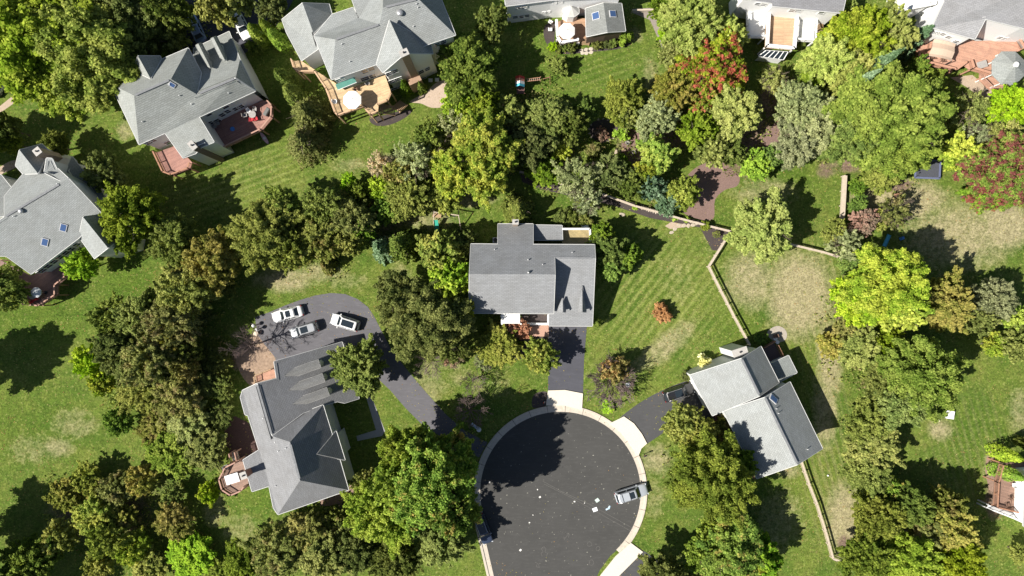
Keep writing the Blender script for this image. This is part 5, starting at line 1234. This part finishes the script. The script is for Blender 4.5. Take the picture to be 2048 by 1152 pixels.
            MB().add(vs, [(i, (i+1) % 18, 18+(i+1) % 18, 18+i) for i in range(18)]+[tuple(range(18, 36))]).build('rim', METAL(), wh)
    if sunroof:
        x0, x1 = (xtf-.25, xtf-1.0) if sunroof == 1 else (xtf-.15, xtr+.35) if sunroof == 2 else (xtf-.2, xtf-1.35)
        MB().box(((x0+x1)/2, 0, zt+.066), (abs(x0-x1), wt*1.45, .03), 0, .01).build('sunroof', G, e)
    if rack:
        for s_ in (-1, 1): MB().tube([(xtf-.15, s_*wt*.92, zt+.03), (xtf-.35, s_*wt*.92, zt+.12), (xtr+.3, s_*wt*.92, zt+.12), (xtr+.1, s_*wt*.92, zt+.03)], .03, 6).build('roof_rail', METAL(), e)
        for x in (xtf-1.05, xtr+.6):
            if rack > 1: MB().bar((x, -wt*.92, zt+.13), (x, wt*.92, zt+.13), .05, .03).build('roof_bar', DARK(), e)
    MB().box((L*.497, 0, .45), (.04, W*.5, .2), 0, .01).build('grille', DARK(), e)
    return e
PW = paint('white_car_paint', (.80, .80, .79), .3); PS = paint('silver_car_paint', (.34, .355, .37), .32, .4); PK = paint('black_car_paint', (.018, .018, .02), .25)
PB = paint('navy_car_paint', (.045, .06, .10), .28, .3); PL = paint('pale_blue_car_paint', (.33, .42, .62), .3, .2); PLS = paint('light_silver_car_paint', (.50, .53, .56), .32, .3)
car('sedan', 'white sedan, leftmost and uppermost of the three cars on the curved driveway', 574.5, 628.5, 180+15, 4.9, 1.9, 1.45, 'sedan', PW, 1)
car('parked_suv', 'silver car between the two white ones on the curved driveway', 608, 660, 180+17, 4.5, 1.85, 1.6, 'suv', PS, 3, 1, cat='suv')
car('parked_suv', 'white compact suv with black glass roof, nearest the dark green tree', 690, 645, 180-17.5, 4.5, 1.9, 1.6, 'suv', PW, 2, 0, cat='suv')
car('parked_suv', 'black suv with silver roof bars parked by the right house', 1357.5, 784.5, 180+18.5+180, 4.9, 1.95, 1.75, 'suv', PK, 3, 1, cat='suv')
car('parked_suv', 'silver suv with roof rack parked at the kerb of the round street', 1263, 987, 17, 5.2, 2.0, 1.8, 'suv', PLS, 1, 2, cat='suv')
car('parked_suv', 'dark blue suv parked at the left kerb of the round street', 966, 1058, -70, 4.8, 1.9, 1.7, 'suv', PB, 2, 1, cat='suv')
car('sedan', 'pale blue car in shade on the top left driveway', 391, 57, -65+180, 4.7, 1.85, 1.45, 'sedan', PL, 0)
car('sedan', 'white car half hidden by an olive tree on the top left driveway', 483, 52, -63, 4.6, 1.85, 1.45, 'sedan', PW, 0)
car('sedan', 'pale car cut by the left edge on the street beside the tan path', -2, 165, 60, 4.7, 1.85, 1.45, 'sedan', PLS, 0)

# ------------------------------------------------------------------ fences
PALE = mat('weathered_fence_wood', (.50, .42, .33), .85, .12, 3)
def fence(label, pts, wide=.16, rails=3, ht=1.25, wd=None):
    q = [P(x, y, ht) for x, y in pts]; b = q[0].copy(); b.z = 0
    e = empty('split_rail_fence', b, 0, label, 'fence', 'backyard fences'); m = wd or PALE
    done = False
    for a, c in zip(q, q[1:]):
        a = Vector((a.x, a.y, 0)); c = Vector((c.x, c.y, 0)); n_ = max(1, round((c-a).length/2.5))
        for i in range(n_+(c.xy == Vector((q[-1].x, q[-1].y)))):
            t = a.lerp(c, i/n_); MB().bar(loc(e, t-Vector((0, 0, .1))), loc(e, t+Vector((0, 0, ht+.08))), .15).build('post', m, e)
        for k in range(rails):
            z = .35+(ht-.35)*k/(rails-1)
            o_ = Vector((0, 0, z)); MB().bar(loc(e, a+o_), loc(e, c+o_), wide if k == rails-1 else .06, .09 if k < rails-1 else .05).build('rail', m, e)
    return e
fence('long rail fence running along the black mulch strip to the garden corner', [(1040, 343), (1095, 359), (1130, 370)], .3)
fence('rail fence between the mulch strip and the stone garden, ending at the striped lawn corner', [(1205, 388), (1270, 412), (1315, 424), (1360, 437), (1410, 450), (1462, 463)], .3)
fence('rail fence going down from the garden corner to the right house', [(1462, 463), (1418, 533), (1443, 583), (1470, 635), (1500, 690)], .3)
fence('low wooden wall-like fence beside the two green bushes at right', [(1690, 351), (1685, 440)], .7)
fence('short rail fence below the pale green round tree', [(1562, 484), (1600, 493), (1650, 505), (1692, 518)], .3)
fence('rail fence running from the right house down to the bottom', [(1603, 922), (1620, 972), (1635, 1010), (1652, 1064), (1667, 1118), (1728, 1142)], .3)
fence('short pale fence at the top right of the bright lawn', [(1265, 20), (1306, 19)], .25)
fence('short dark-gated fence beside the gravel path', [(1345, 42), (1352, 68)], .25)
fence('short fence at the far top right beside the white wall', [(1722, 22), (1752, 28), (1790, 34)], .2)

# ------------------------------------------------------------------ garden things
def umbrella(label, px, py, zb, m, r_=1.45, n_=8):
    p = P(px, py, zb+2.4); e = empty('patio_umbrella', (p.x, p.y, zb), 0, label, 'umbrella', 'deck umbrellas')
    vs = [(0, 0, 2.65)]+[(r_*math.cos(6.2832*i/n_+.39), r_*math.sin(6.2832*i/n_+.39), 2.2) for i in range(n_)]+[(r_*1.01*math.cos(6.2832*i/n_+.39), r_*1.01*math.sin(6.2832*i/n_+.39), 2.05) for i in range(n_)]
    fs = [(0, 1+i, 1+(i+1) % n_) for i in range(n_)]+[(1+i, 1+n_+i, 1+n_+(i+1) % n_, 1+(i+1) % n_) for i in range(n_)]
    MB().add(vs, fs).build('canopy', m, e); MB().tube([(0, 0, 0), (0, 0, 2.75)], .03).build('pole', METAL(), e)
    rb = MB()
    for i in range(n_): a = 6.2832*i/n_+.39; rb.tube([(0, 0, 2.6), (r_*.97*math.cos(a), r_*.97*math.sin(a), 2.17)], .012, 4)
    rb.build('ribs', METAL(), e); MB().lathe((0, 0, 0), [(.28, 0), (.28, .06), (.06, .12)]).build('base', DARK(), e)
CREAM = mat('cream_canvas', (.80, .78, .74), .7, .03)
umbrella('white octagonal umbrella on the yellow wood deck', 704, 199, 4.4, CREAM, 1.4)
umbrella('white umbrella on the deck with thick white railing', 1134, 61, 1.2, CREAM, 1.3)
umbrella('grey-white umbrella above red chairs on the left edge deck', 70, 585, 2.4, mat('grey_canvas', (.5, .52, .55)), .8)
def chair(label, px, py, z, rz, m, name='patio_chair'):
    p = P(px, py, z); e = empty(name, p, R(rz), label, 'chair', 'deck and patio chairs')
    MB().box((0, 0, .42), (.52, .52, .07), 0, .02).build('seat', m, e); MB().bar((-.27, 0, .45), (-.4, 0, .98), .5, .05).build('backrest', m, e)
    for sx in (-1, 1):
        for sy in (-1, 1): MB().bar((sx*.22, sy*.22, 0), (sx*.22, sy*.22, .4), .04).build('leg', DARK(), e)
    for sy in (-1, 1): MB().box((-.02, sy*.28, .64), (.5, .06, .04)).build('armrest', m, e)
def table(label, px, py, z, r_, m, sq=False):
    p = P(px, py, z); e = empty('patio_table', p, 0, label, 'table', 'deck tables')
    if sq: MB().box((0, 0, .72), (r_*2.2, r_*1.5, .05), .3, .01).build('table_top', m, e)
    else: MB().lathe((0, 0, .7), [(r_, 0), (r_, .04)], 20).build('table_top', m, e)
    for a in range(4): x, y = r_*.6*math.cos(a*1.57+.78), r_*.6*math.sin(a*1.57+.78); MB().bar((x, y, 0), (x, y, .7), .05).build('leg', DARK(), e)
REDC = mat('red_cushion', (.50, .04, .05)); GRYC = mat('grey_wicker', (.35, .33, .31)); WHC = mat('white_resin', (.78, .78, .77)); BRC = mat('brown_wicker', (.17, .10, .07)); BLC = mat('bright_blue_plastic', (.08, .25, .62)); TEAL = mat('teal_plastic', (.05, .36, .27), .5)
table('round glass table among chairs on the rear red-brown deck', 508, 231, 2.9, .55, GRYC)
for i, (x, y, a, m, l) in enumerate([(505, 240, 90, REDC, 'red chair, lower left one at the round glass table'), (514, 239, 110, REDC, 'red chair, lower right one at the round glass table'), (493, 232, 10, GRYC, 'grey chair left of the round glass table'), (512, 221, -90, GRYC, 'grey chair above the round glass table'), (500, 224, -60, WHC, 'pale chair above left of the round glass table'),
    (69, 601, 60, REDC, 'red chair on the left edge deck, left one'), (78, 595, 80, REDC, 'red chair on the left edge deck, right one'), (89, 591, 150, BRC, 'brown chair right of the two red deck chairs'), (1862, 116, 80, BRC, 'brown wicker chair under the canopy edge, left one'), (1882, 122, 80, BRC, 'brown wicker chair under the canopy edge, right one'),
    (432, 254, 30, GRYC, 'grey chair near the house wall on the rear red-brown deck, left one'), (438, 248, 30, GRYC, 'grey chair near the house wall on the rear red-brown deck, right one'),
    (672, 205, 0, WHC, 'white chair on the left side of the yellow wood deck'), (712, 179, 60, BRC, 'brown chair near the wall on the yellow wood deck'), (737, 168, 40, GRYC, 'grey chair at the right of the yellow wood deck'), (862, 162, 90, WHC, 'white chair on the flagstone patio, left one'), (875, 161, 90, WHC, 'white chair on the flagstone patio, right one'),
    (1101, 46, 60, WHC, 'pale chair standing in the bed left of the white railed deck, upper one'), (1100, 61, 90, WHC, 'pale chair standing in the bed left of the white railed deck, lower one'), (2024, 968, 90, WHC, 'pale chair on the brown corner deck'), (2012, 1008, 100, BRC, 'brown chair at the lower edge of the brown corner deck'), (2019, 994, 10, BRC, 'dark chair in the middle of the brown corner deck'),
    (1254, 286, 60, GRYC, 'grey garden chair, upper one in the stone garden'), (1267, 305, 30, GRYC, 'grey garden chair, lower one in the stone garden'), (455, 932, 20, GRYC, 'grey chair on the octagonal deck'), (1548, 672, 200, BRC, 'brown chair on the round stone patio')]):
    z = 4.4 if x in (672, 712, 737) else 2.9 if x < 515 and y < 260 else 2.4 if x < 100 else 2.6 if x > 1850 else 2.8 if x == 455 else .03
    chair(l, x, y, z, a, m)
table('white cloth-covered table on the octagonal deck', 468, 955, 2.8, .95, WHC, True); table('grey square table left of the gazebo', 1958, 132, 2.6, .7, GRYC, True)
table('round white table on the white railed deck under the umbrella', 1137, 72, 1.2, .5, WHC); table('grey table beneath the umbrella on the left edge deck', 71, 592, 2.4, .5, GRYC)
d = P(465, 258, 2.93); MB().lathe(d, [(.35, 0), (.36, .05), (.3, .1)], 18).build('wading_ring', BLC); tag(bpy.data.objects['wading_ring'], 'bright blue round ring lying on the rear red-brown deck', 'ring')
# lounger bundle on yellow deck
def thing(name, label, cat, px, py, z=0, rz=0, group=None): return empty(name, P(px, py, z), R(rz), label, cat, group)
t = thing('deck_awning', 'green and white striped awning on the wall above the yellow wood deck', 'awning', 694, 171, 6.6, 22)
MB().add([(-1.5, .6, .5), (1.5, .6, .5), (1.5, -.1, .1), (-1.5, -.1, .1), (-1.5, .6, .44), (1.5, .6, .44), (1.5, -.1, .04), (-1.5, -.1, .04)], [(0, 1, 2, 3), (7, 6, 5, 4), (0, 4, 5, 1), (1, 5, 6, 2), (2, 6, 7, 3), (3, 7, 4, 0)]).build('awning_cloth', mat('green_canvas', (.10, .27, .22)), t)
MB().bar((-1.5, -.12, .05), (1.5, -.12, .05), .08).build('front_bar', WHITE(), t)
for s_ in (-1, 1): MB().bar((s_*1.45, .6, 0), (s_*1.45, -.1, .05), .05).build('arm', WHITE(), t)
t = thing('barbecue_grill', 'dark covered grill at the edge of the rear red-brown deck', 'grill', 537, 226, 2.9, 60)
MB().box((0, 0, .75), (1.3, .6, .5), 0, .1).build('hood', mat('grill_grey', (.16, .16, .15)), t); MB().box((0, 0, .25), (1.1, .55, .5)).build('cabinet', DARK(), t)
t = thing('kayak', 'pink and white small kayak on the grass below the rear red-brown deck', 'kayak', 530, 277, 0, -55)
MB().add([(x, s_*w_, z) for x, w_, z in ((-1.1, .02, .3), (-.8, .22, .28), (0, .33, .25), (.8, .22, .28), (1.1, .02, .3)) for s_ in (-1, 1)]+[(x, s_*w_*.6, 0) for x, w_ in ((-.9, .02), (-.6, .2), (0, .3), (.6, .2), (.9, .02)) for s_ in (-1, 1)],
   [(2*i, 2*i+1, 2*i+3, 2*i+2) for i in range(4)]+[(10+2*i+1, 10+2*i, 10+2*i+2, 10+2*i+3) for i in range(4)]+[(2*i, 2*i+2, 12+2*i, 10+2*i) for i in range(4)]+[(2*i+3, 2*i+1, 11+2*i, 13+2*i) for i in range(4)]).build('hull', mat('pink_plastic', (.68, .45, .5)), t)
MB().lathe((0, 0, .2), [(.22, 0), (.22, .1)]).build('seat', WHC, t)

# wooden swing set with green slide
t = thing('swing_set', 'wooden swing set with a green slide behind the central house', 'swing set', 880, 440)
L_ = lambda x, y, z: loc(t, P(x, y, z))
for a, b in (((868, 424, 2.6), (918, 431, 2.4)),): MB().bar(L_(*a), L_(*b), .14).build('beam', PALE, t)
for a, b in (((917, 431, 2.4), (922, 460, 0)), ((917, 431, 2.4), (917, 418, 0)), ((868, 424, 2.6), (867, 448, 0)), ((868, 424, 2.6), (866, 418, 0))): MB().bar(L_(*a), L_(*b), .11).build('leg', PALE, t)
MB().slab([L_(865, 422, 1.5), L_(882, 424, 1.5), L_(882, 436, 1.5), L_(865, 434, 1.5)], .1).build('platform', WOOD, t)
for x in (893, 898, 906, 911): MB().bar(L_(x, 429, 2.45), L_(x, 431, .5), .03).build('chain', DARK(), t)
for x in (895, 908): MB().bar(L_(x-2.5, 432.5, .5), L_(x+3, 433, .5), .2, .04).build('swing_seat', DARK(), t)
sl = MB(); A, B = P(871.5, 440, 1.5), P(874.5, 468, .25)
for i in range(8):
    u0, u1 = i/8, (i+1)/8; f = lambda u: A.lerp(B, u)+Vector((0, 0, -.35*math.sin(u*3.14)*.6)); p0, p1 = f(u0), f(u1)
    for w0, w1, z0, z1 in ((-.3, .3, 0, 0), (-.33, -.3, .18, 0), (.3, .33, 0, .18)):
        sl.add([loc(t, p0+Vector((w0, 0, z0))), loc(t, p0+Vector((w1, 0, z1))), loc(t, p1+Vector((w1, 0, z1))), loc(t, p1+Vector((w0, 0, z0)))], [(0, 1, 2, 3)])
sl.build('slide', TEAL, t)
# play tower with rainbow roof
t = thing('play_tower', 'play tower with rainbow striped roof and monkey bars on the bright top lawn', 'play set', 1043, 178)
L_ = lambda x, y, z: loc(t, P(x, y, z))
fr = [(1033, 158), (1049, 158), (1049, 187), (1034, 187)]
for x, y in fr: MB().bar(L_(x, y+1, 0), L_(x, y, 2.6), .12).build('post', RWOOD, t)
MB().slab([L_(x, y, 1.5) for x, y in fr], .12).build('platform', boards('play_platform', (.22, .11, .10), 0), t)
cols = [((.55, .05, .04), 'red'), ((.70, .30, .20), 'coral'), ((.78, .72, .6), 'cream'), ((.10, .50, .62), 'aqua')]
for i, (cc, nm) in enumerate(cols):
    y0, y1 = 150+i*5.2, 155.2+i*5.2
    o = MB().add([L_(1031, y0+2.5, 2.9), L_(1039, y0, 3.6), L_(1039, y1, 3.6), L_(1031, y1+2.5, 2.9), L_(1049, y0+3, 2.9), L_(1049, y1+3, 2.9)], [(0, 1, 2, 3), (1, 4, 5, 2)]).build('roof_stripe', mat(nm+'_canvas', cc), t); o['label'] = nm+' stripe of the canvas roof'
for k in (0, 1): MB().bar(L_(1052, 158+k*5, 2.3), L_(1081, 155+k*4.4, 2.3), .09).build('rail', RWOOD, t)
for i in range(7): x = 1055+i*4; MB().bar(L_(x, 157.6-.1*i*3, 2.3), L_(x, 163-.1*i*3, 2.3), .05).build('rung', PALE, t)
for y in (154, 162): MB().bar(L_(1081, y-.5, 2.3), L_(1086, y+6, 0), .09).build('leg', RWOOD, t); 
MB().bar(L_(1086, 158, 2.2), L_(1100, 154, 2.0), .08).build('swing_beam', RWOOD, t)
for y in (148, 168): MB().bar(L_(1100, 155, 2.0), L_(1100, y, 0), .08).build('leg', RWOOD, t)
# swing frame in right yard
t = thing('swing_set', 'small wooden climbing frame standing by the dark thin tree in the right yard', 'swing set', 1797, 395)
L_ = lambda x, y, z: loc(t, P(x, y, z))
for x in (1790, 1799):
    MB().bar(L_(x, 389, 2.2), L_(x-1, 404, 0), .1).build('leg', RWOOD, t)
for i in range(5): MB().bar(L_(1789, 390+i*3, 2.2-i*.4), L_(1799, 390+i*3, 2.2-i*.4), .08).build('rung', RWOOD, t)
MB().bar(L_(1788, 389, 2.25), L_(1806, 386, 2.25), .1).build('beam', RWOOD, t); MB().bar(L_(1806, 386, 2.25), L_(1806, 395, 0), .09).build('leg', RWOOD, t)
# trampoline
t = thing('trampoline', 'dark trampoline with blue pad between the huge green tree and the yellow tree', 'trampoline', 1856, 340)
MB().slab([loc(t, P(x, y, .9)) for x, y in ((1833, 322), (1880, 322), (1877, 357), (1830, 355))], .05).build('mat', mat('grey_mesh', (.07, .075, .09)), t)
for a, b in (((1830, 355), (1879, 357)), ((1879, 357), (1881, 321)), ((1881, 321), (1833, 321)), ((1833, 321), (1830, 355))): MB().bar(loc(t, P(*a, .93)), loc(t, P(*b, .93)), .28, .08).build('pad', mat('blue_pad', (.12, .14, .23)), t)
for x, y in ((1831, 354), (1878, 356), (1880, 322), (1834, 322)): MB().bar(loc(t, P(x, y, 0)), loc(t, P(x, y, 2.6)), .06).build('pole', DARK(), t)
# blue slide and toy
t = thing('toy_slide', 'light blue plastic slide lying on the worn right lawn', 'slide', 1772, 481, 0, 66)
MB().box((0, 0, .12), (2.0, .5, .1), 0, .03).build('slide_bed', mat('sky_blue_plastic', (.12, .50, .72), .5), t)
for s_ in (-1, 1): MB().box((0, s_*.27, .2), (2.0, .06, .2), 0, .02).build('side_rail', mat('sky_blue_plastic', (.12, .50, .72)), t)
t = thing('ride_on_toy', 'small blue ride-on toy right of the blue plastic slide', 'toy', 1802, 477, 0, 20)
MB().box((0, 0, .25), (.8, .45, .3), 0, .1).build('toy_body', BLC, t); MB().box((-.15, 0, .5), (.1, .4, .3)).build('toy_seat', BLC, t)
for sx in (-1, 1):
    for sy in (-1, 1): MB().tube([(sx*.28, sy*.2, .13), (sx*.28, sy*.3, .13)], .13, 10).build('wheel', DARK(), t)
# white cornhole board / table at right
t = thing('folding_table', 'bright white folding table on the right lawn under the feathery evergreen', 'table', 1894, 828, 0, -8)
MB().box((0, 0, .74), (1.35, 1.25, .05), 0, .01).build('table_top', WHC, t)
for sx in (-1, 1):
    for sy in (-1, 1): MB().bar((sx*.55, sy*.5, 0), (sx*.55, sy*.5, .72), .04).build('leg', METAL(), t)
t = thing('toy_ball', 'pale yellow ball on the right lawn beside the white folding table', 'ball', 1877, 841, .22)
MB().lathe((0, 0, -.22), [(.05, 0), (.17, .08), (.22, .22), (.17, .36), (.05, .44)], 14).build('ball_shell', mat('cream_yellow', (.8, .78, .45)), t, True)
t = thing('lawn_ball', 'small white ball on the grass right of the lower rail fence', 'ball', 1656, 951, .15); MB().lathe((0, 0, -.15), [(.04, 0), (.12, .05), (.15, .15), (.12, .25), (.04, .3)], 12).build('ball_shell', WHC, t, True)
# lamps on the curved driveway end
for i, (x, y, l) in enumerate(((511.5, 650.5, 'uppermost of the three objects at the driveway end: white globe bollard'), (518, 658, 'middle one of the three at the driveway end: white globe bollard'))):
    t = thing('bollard_lamp', l, 'lamp', x, y, 0, 0, 'driveway bollards'); MB().tube([(0, 0, 0), (0, 0, .8)], .09, 10).build('post', DARK(), t); MB().lathe((0, 0, .75), [(.1, 0), (.26, .12), (.3, .28), (.24, .44), (.08, .52)], 14).build('globe', WHC, t, True)
t = thing('flower_urn', 'tan stone urn below the two white globe bollards', 'urn', 515, 667); MB().lathe((0, 0, 0), [(.28, 0), (.2, .15), (.3, .5), (.42, .7), (.36, .72)], 14).build('urn_bowl', mat('tan_stone', (.6, .5, .4)), t, True)
# mailboxes, bins, bench
def mailbox(label, px, py, rz):
    t = thing('mailbox', label, 'mailbox', px, py, 0, rz, 'mailboxes'); MB().bar((0, 0, 0), (0, 0, 1.15), .1).build('post', DARK(), t)
    MB().box((0, 0, 1.25), (.55, .22, .24), 0, .06).build('mail_box_shell', DARK(), t); MB().box((-.05, .13, 1.32), (.14, .02, .08)).build('flag', mat('red_flag', (.5, .05, .04)), t)
mailbox('black mailbox in the mulch bed left of the central driveway', 1088, 803, 60); mailbox('mailbox by the lime ground bush', 1238, 806, 30); mailbox('dark mailbox on the grass right of the right driveway apron', 1288, 908, 20)
t = thing('trash_bin', 'pale grey wheeled bin under the dark leafless tree', 'bin', 1254, 768, 0, 30); MB().add([(x*s_, y*s_, z) for s_, z in ((.8, 0), (1, 1)) for x, y in ((-.3, -.3), (.3, -.3), (.3, .3), (-.3, .3))], [(3, 2, 1, 0), (0, 1, 5, 4), (1, 2, 6, 5), (2, 3, 7, 6), (3, 0, 4, 7)]).build('bin_body', mat('bin_grey', (.33, .36, .38)), t); MB().box((0, 0, 1.03), (.66, .7, .08), 0, .03).build('lid', mat('bin_lid', (.45, .48, .5)), t)
t = thing('garden_bench', 'blue-white bench on the grass left of the round street', 'bench', 951, 852, 0, -35)
BW = mat('pale_blue_paint', (.55, .62, .75)); MB().box((0, 0, .45), (1.5, .45, .06)).build('seat', BW, t); MB().box((0, .24, .8), (1.5, .06, .5)).build('backrest', BW, t)
for s_ in (-1, 1): MB().box((s_*.65, 0, .22), (.08, .42, .44)).build('leg', BW, t)
t = thing('plant_pot', 'round white pot beside the blue-white bench', 'pot', 958, 858); MB().lathe((0, 0, 0), [(.25, 0), (.38, .5), (.34, .52)], 14).build('pot_body', WHC, t, True)
for x, y, l in ((1549, 677, 'white pot, upper one at the corner of the dark shaded deck'), (1553, 684, 'white pot, lower one at the corner of the dark shaded deck')):
    t = thing('plant_pot', l, 'pot', x, y); MB().lathe((0, 0, 0), [(.22, 0), (.32, .45), (.28, .47)], 14).build('pot_body', WHC, t, True)
t = thing('air_conditioner', 'grey air conditioning unit beside the rear left corner of the central house', 'air conditioner', 991, 481); MB().box((0, 0, .45), (.85, .85, .9), 0, .05).build('housing', METAL(), t); MB().lathe((0, 0, .91), [(.34, 0), (.34, .03), (.1, .05)], 18).build('fan_grille', DARK(), t)
# paper and boards on the street
def flat(name, label, cat, px, py, w_, l_, rz, col, hgt=.05):
    o = MB().box((0, 0, hgt/2), (w_, l_, hgt), 0, .01).build(name, mat(cat+'_'+name, col)); o.location = P(px, py, .012); o.rotation_euler.z = R(rz); tag(o, label, cat)
flat('foam_board', 'pale mint square board on the street, upper one near the silver suv', 'board', 1194.5, 1000.5, .62, .55, 35, (.50, .60, .54)); flat('paper_sheet', 'white square sheet on the street below the mint board', 'paper', 1190, 1019, .75, .62, 20, (.80, .82, .85)); 
t = thing('plastic_bag', 'crumpled blue-white bag on the street behind the silver suv', 'bag', 1217, 1016, .02, 25)
vs = []; MB().add([(-.5, -.18, 0), (.1, -.22, 0), (.5, .1, 0), (.3, .3, 0), (-.1, .05, 0), (-.45, .06, 0), (-.2, -.05, .14), (.25, .08, .18)], [(0, 1, 6), (1, 7, 6), (1, 2, 7), (2, 3, 7), (3, 4, 7), (4, 6, 7), (4, 5, 6), (5, 0, 6)]).build('bag_film', mat('bag_plastic', (.55, .72, .85)), t)
for i, (x, y, s_, l) in enumerate(((1149, 1003, .26, 'small pink-white scrap on the street left of the mint board'), (1080, 994, .32, 'long white scrap on the street at the shadow edge'), (1075, 979, .2, 'white scrap touching the shadow edge on the street'), (979, 964, .24, 'white scrap in the shade by the left kerb'), (1066, 1030, .17, 'tiny white scrap in the lower street, upper one'), (1059, 1045, .22, 'tiny white scrap in the lower street, lower one'), (1041, 1100, .36, 'white scrap near the bottom of the street'), (1169, 1006, .16, 'tiny cream scrap beside the mint board'))):
    flat('litter_scrap', l, 'litter', x, y, s_, s_*.8, i*37, (.72, .70, .66), .04)
# chalk drawings on the asphalt
def chalk(label, px, py, pts, wd=.05):
    mb = MB(); q = [P(px+x, py+y, .014) for x, y in pts]
    for a, b in zip(q, q[1:]): mb.bar(a, b, wd, .004)
    o = mb.build('chalk_drawing', mat('chalk', (.125, .12, .11))); tag(o, label, 'chalk drawing', 'chalk drawings on the street')
cir = lambda r_, q=1.0: [(r_*math.cos(a)*q*(1+.1*math.sin(3*a)), r_*math.sin(a)) for a in np.linspace(0, 6.28, 18)]
chalk('chalk circle on the street, leftmost of the three near the right kerb', 1179, 1088, cir(4.5)); chalk('chalk circle on the street, middle of the three near the right kerb', 1196, 1097, cir(4)); chalk('chalk oval on the street, lowest near the shaded apron', 1183, 1125, cir(5.5, .8)); chalk('chalk squiggle figure in the lower street', 1088, 1102, [(-4, 10), (-6, 4), (-2, 2), (-5, -5), (0, -9), (4, -4), (2, 2), (7, 5), (5, 11)]); chalk('chalk arrow-like scribble in the lower street', 1134, 1072, [(-6, 8), (2, -3), (5, -6), (-3, -5), (5, -5), (3, 3)])
chalk('chalk loops near the bottom of the street', 1075, 1130, [(-5, -6), (0, -3), (-3, 3), (4, 5), (2, -2), (7, -4)])
chalk('faint pale seam line crossing the street up to the right kerb', 1085, 962, [(0, 0), (40, 22), (95, 47), (140, 72), (187, 98)], .05); chalk('second faint seam line beside the first one across the street', 1088, 968, [(0, 0), (60, 30), (120, 64), (184, 100)], .05)
# stones
def stone(label, px, py, rx, ry, hgt, rz, col, name='boulder', grp='garden stones'):
    n_ = 10; r1 = [1+random.uniform(-.18, .18) for _ in range(n_)]; mb = MB(); vs = [(rx*k*r1[i]*math.cos(6.2832*i/n_), ry*k*r1[i]*math.sin(6.2832*i/n_), z*hgt) for k, z in ((1, 0), (.95, .6), (.6, .97)) for i in range(n_)]
    mb.add(vs, [(a*n_+i, a*n_+(i+1) % n_, (a+1)*n_+(i+1) % n_, (a+1)*n_+i) for a in (0, 1) for i in range(n_)]+[tuple(range(2*n_, 3*n_))])
    o = mb.build(name, mat('stone_%d' % int(col[0]*100), col, .9, .15, 4)); o.location = P(px, py, 0); o.rotation_euler.z = R(rz); tag(o, label, 'stone', grp)
FS = (.42, .36, .28)
for x, y, a, l in ((1358, 450, 0, 'stepping stone, first from the left below the yellow bushes'), (1368, 451, 30, 'stepping stone, second from the left below the yellow bushes'), (1377, 451, 80, 'stepping stone, third below the yellow bushes'), (1386, 450, 10, 'stepping stone, fourth below the yellow bushes'), (1394, 446, 60, 'stepping stone nearest the fence in the row'), (1343, 465, 20, 'large flat stepping stone alone on the grass'), (1350, 458, 20, 'small flat stepping stone above the lone large one')):
    stone(l, x, y, .38, .28, .05, a, FS, 'stepping_stone')
for i in range(7): stone('pale flat stone, number %s in the leaning stack on the mulch strip' % ('one two three four five six seven'.split()[i]), 1283+i*4.6, 414+i*1.5, .14, .42, .3, 10, (.46, .40, .33), 'stacked_stone')
stone('long pale log-like stone in the stone garden', 1232, 306, .28, .75, .3, -5, (.40, .33, .25)); stone('rust-brown round stone in the stone garden, left one', 1248, 302, .42, .42, .4, 0, (.20, .13, .10)); stone('brown round stone in the stone garden, upper one', 1268, 275, .38, .42, .4, 0, (.2, .14, .11)); stone('small brown round stone below the upper brown one', 1271, 290, .25, .25, .25, 0, (.16, .11, .09)); stone('pale stone at the golden garden tree foot', 1268, 338, .4, .3, .25, 20, FS)
stone('pale stone on the lawn above the mulch corner', 1244, 429, .5, .28, .15, -10, FS)
for i in range(14):
    a = R(-60+i*21); 
    if i % 5 != 4: stone('edging stone %d-ring border of the mulch ring at the garden top' % (i+1) if False else 'small pale edging stone around the mulch ring', 1205+27*math.cos(a), 262-24*math.sin(a), .2, .14, .12, i*30, FS, 'edging_stone', 'edging stones around the mulch ring')
for x, y, l in ((1163, 101, 'flat stone at the foot of the deck stairs, left one'), (1172, 99, 'flat stone at the foot of the deck stairs, upper middle one'), (1182, 98, 'flat stone at the foot of the deck stairs, right one'), (1165, 106, 'pale flat stone on the bed edge, left one'), (1173, 106, 'pale flat stone on the bed edge, middle one'), (1182, 105, 'pale flat stone on the bed edge, right one')): stone(l, x, y, .36, .28, .06, 10, (.5, .44, .36), 'stepping_stone')
# log bottom left
o = MB().tube([P(422, 1150, .2), P(446, 1133, .22), P(475, 1110, .2)], [.2, .17, .1], 8).build('fallen_log', mat('pale_dead_wood', (.36, .29, .22))); tag(o, 'pale fallen log on the grass at the bottom left', 'log')
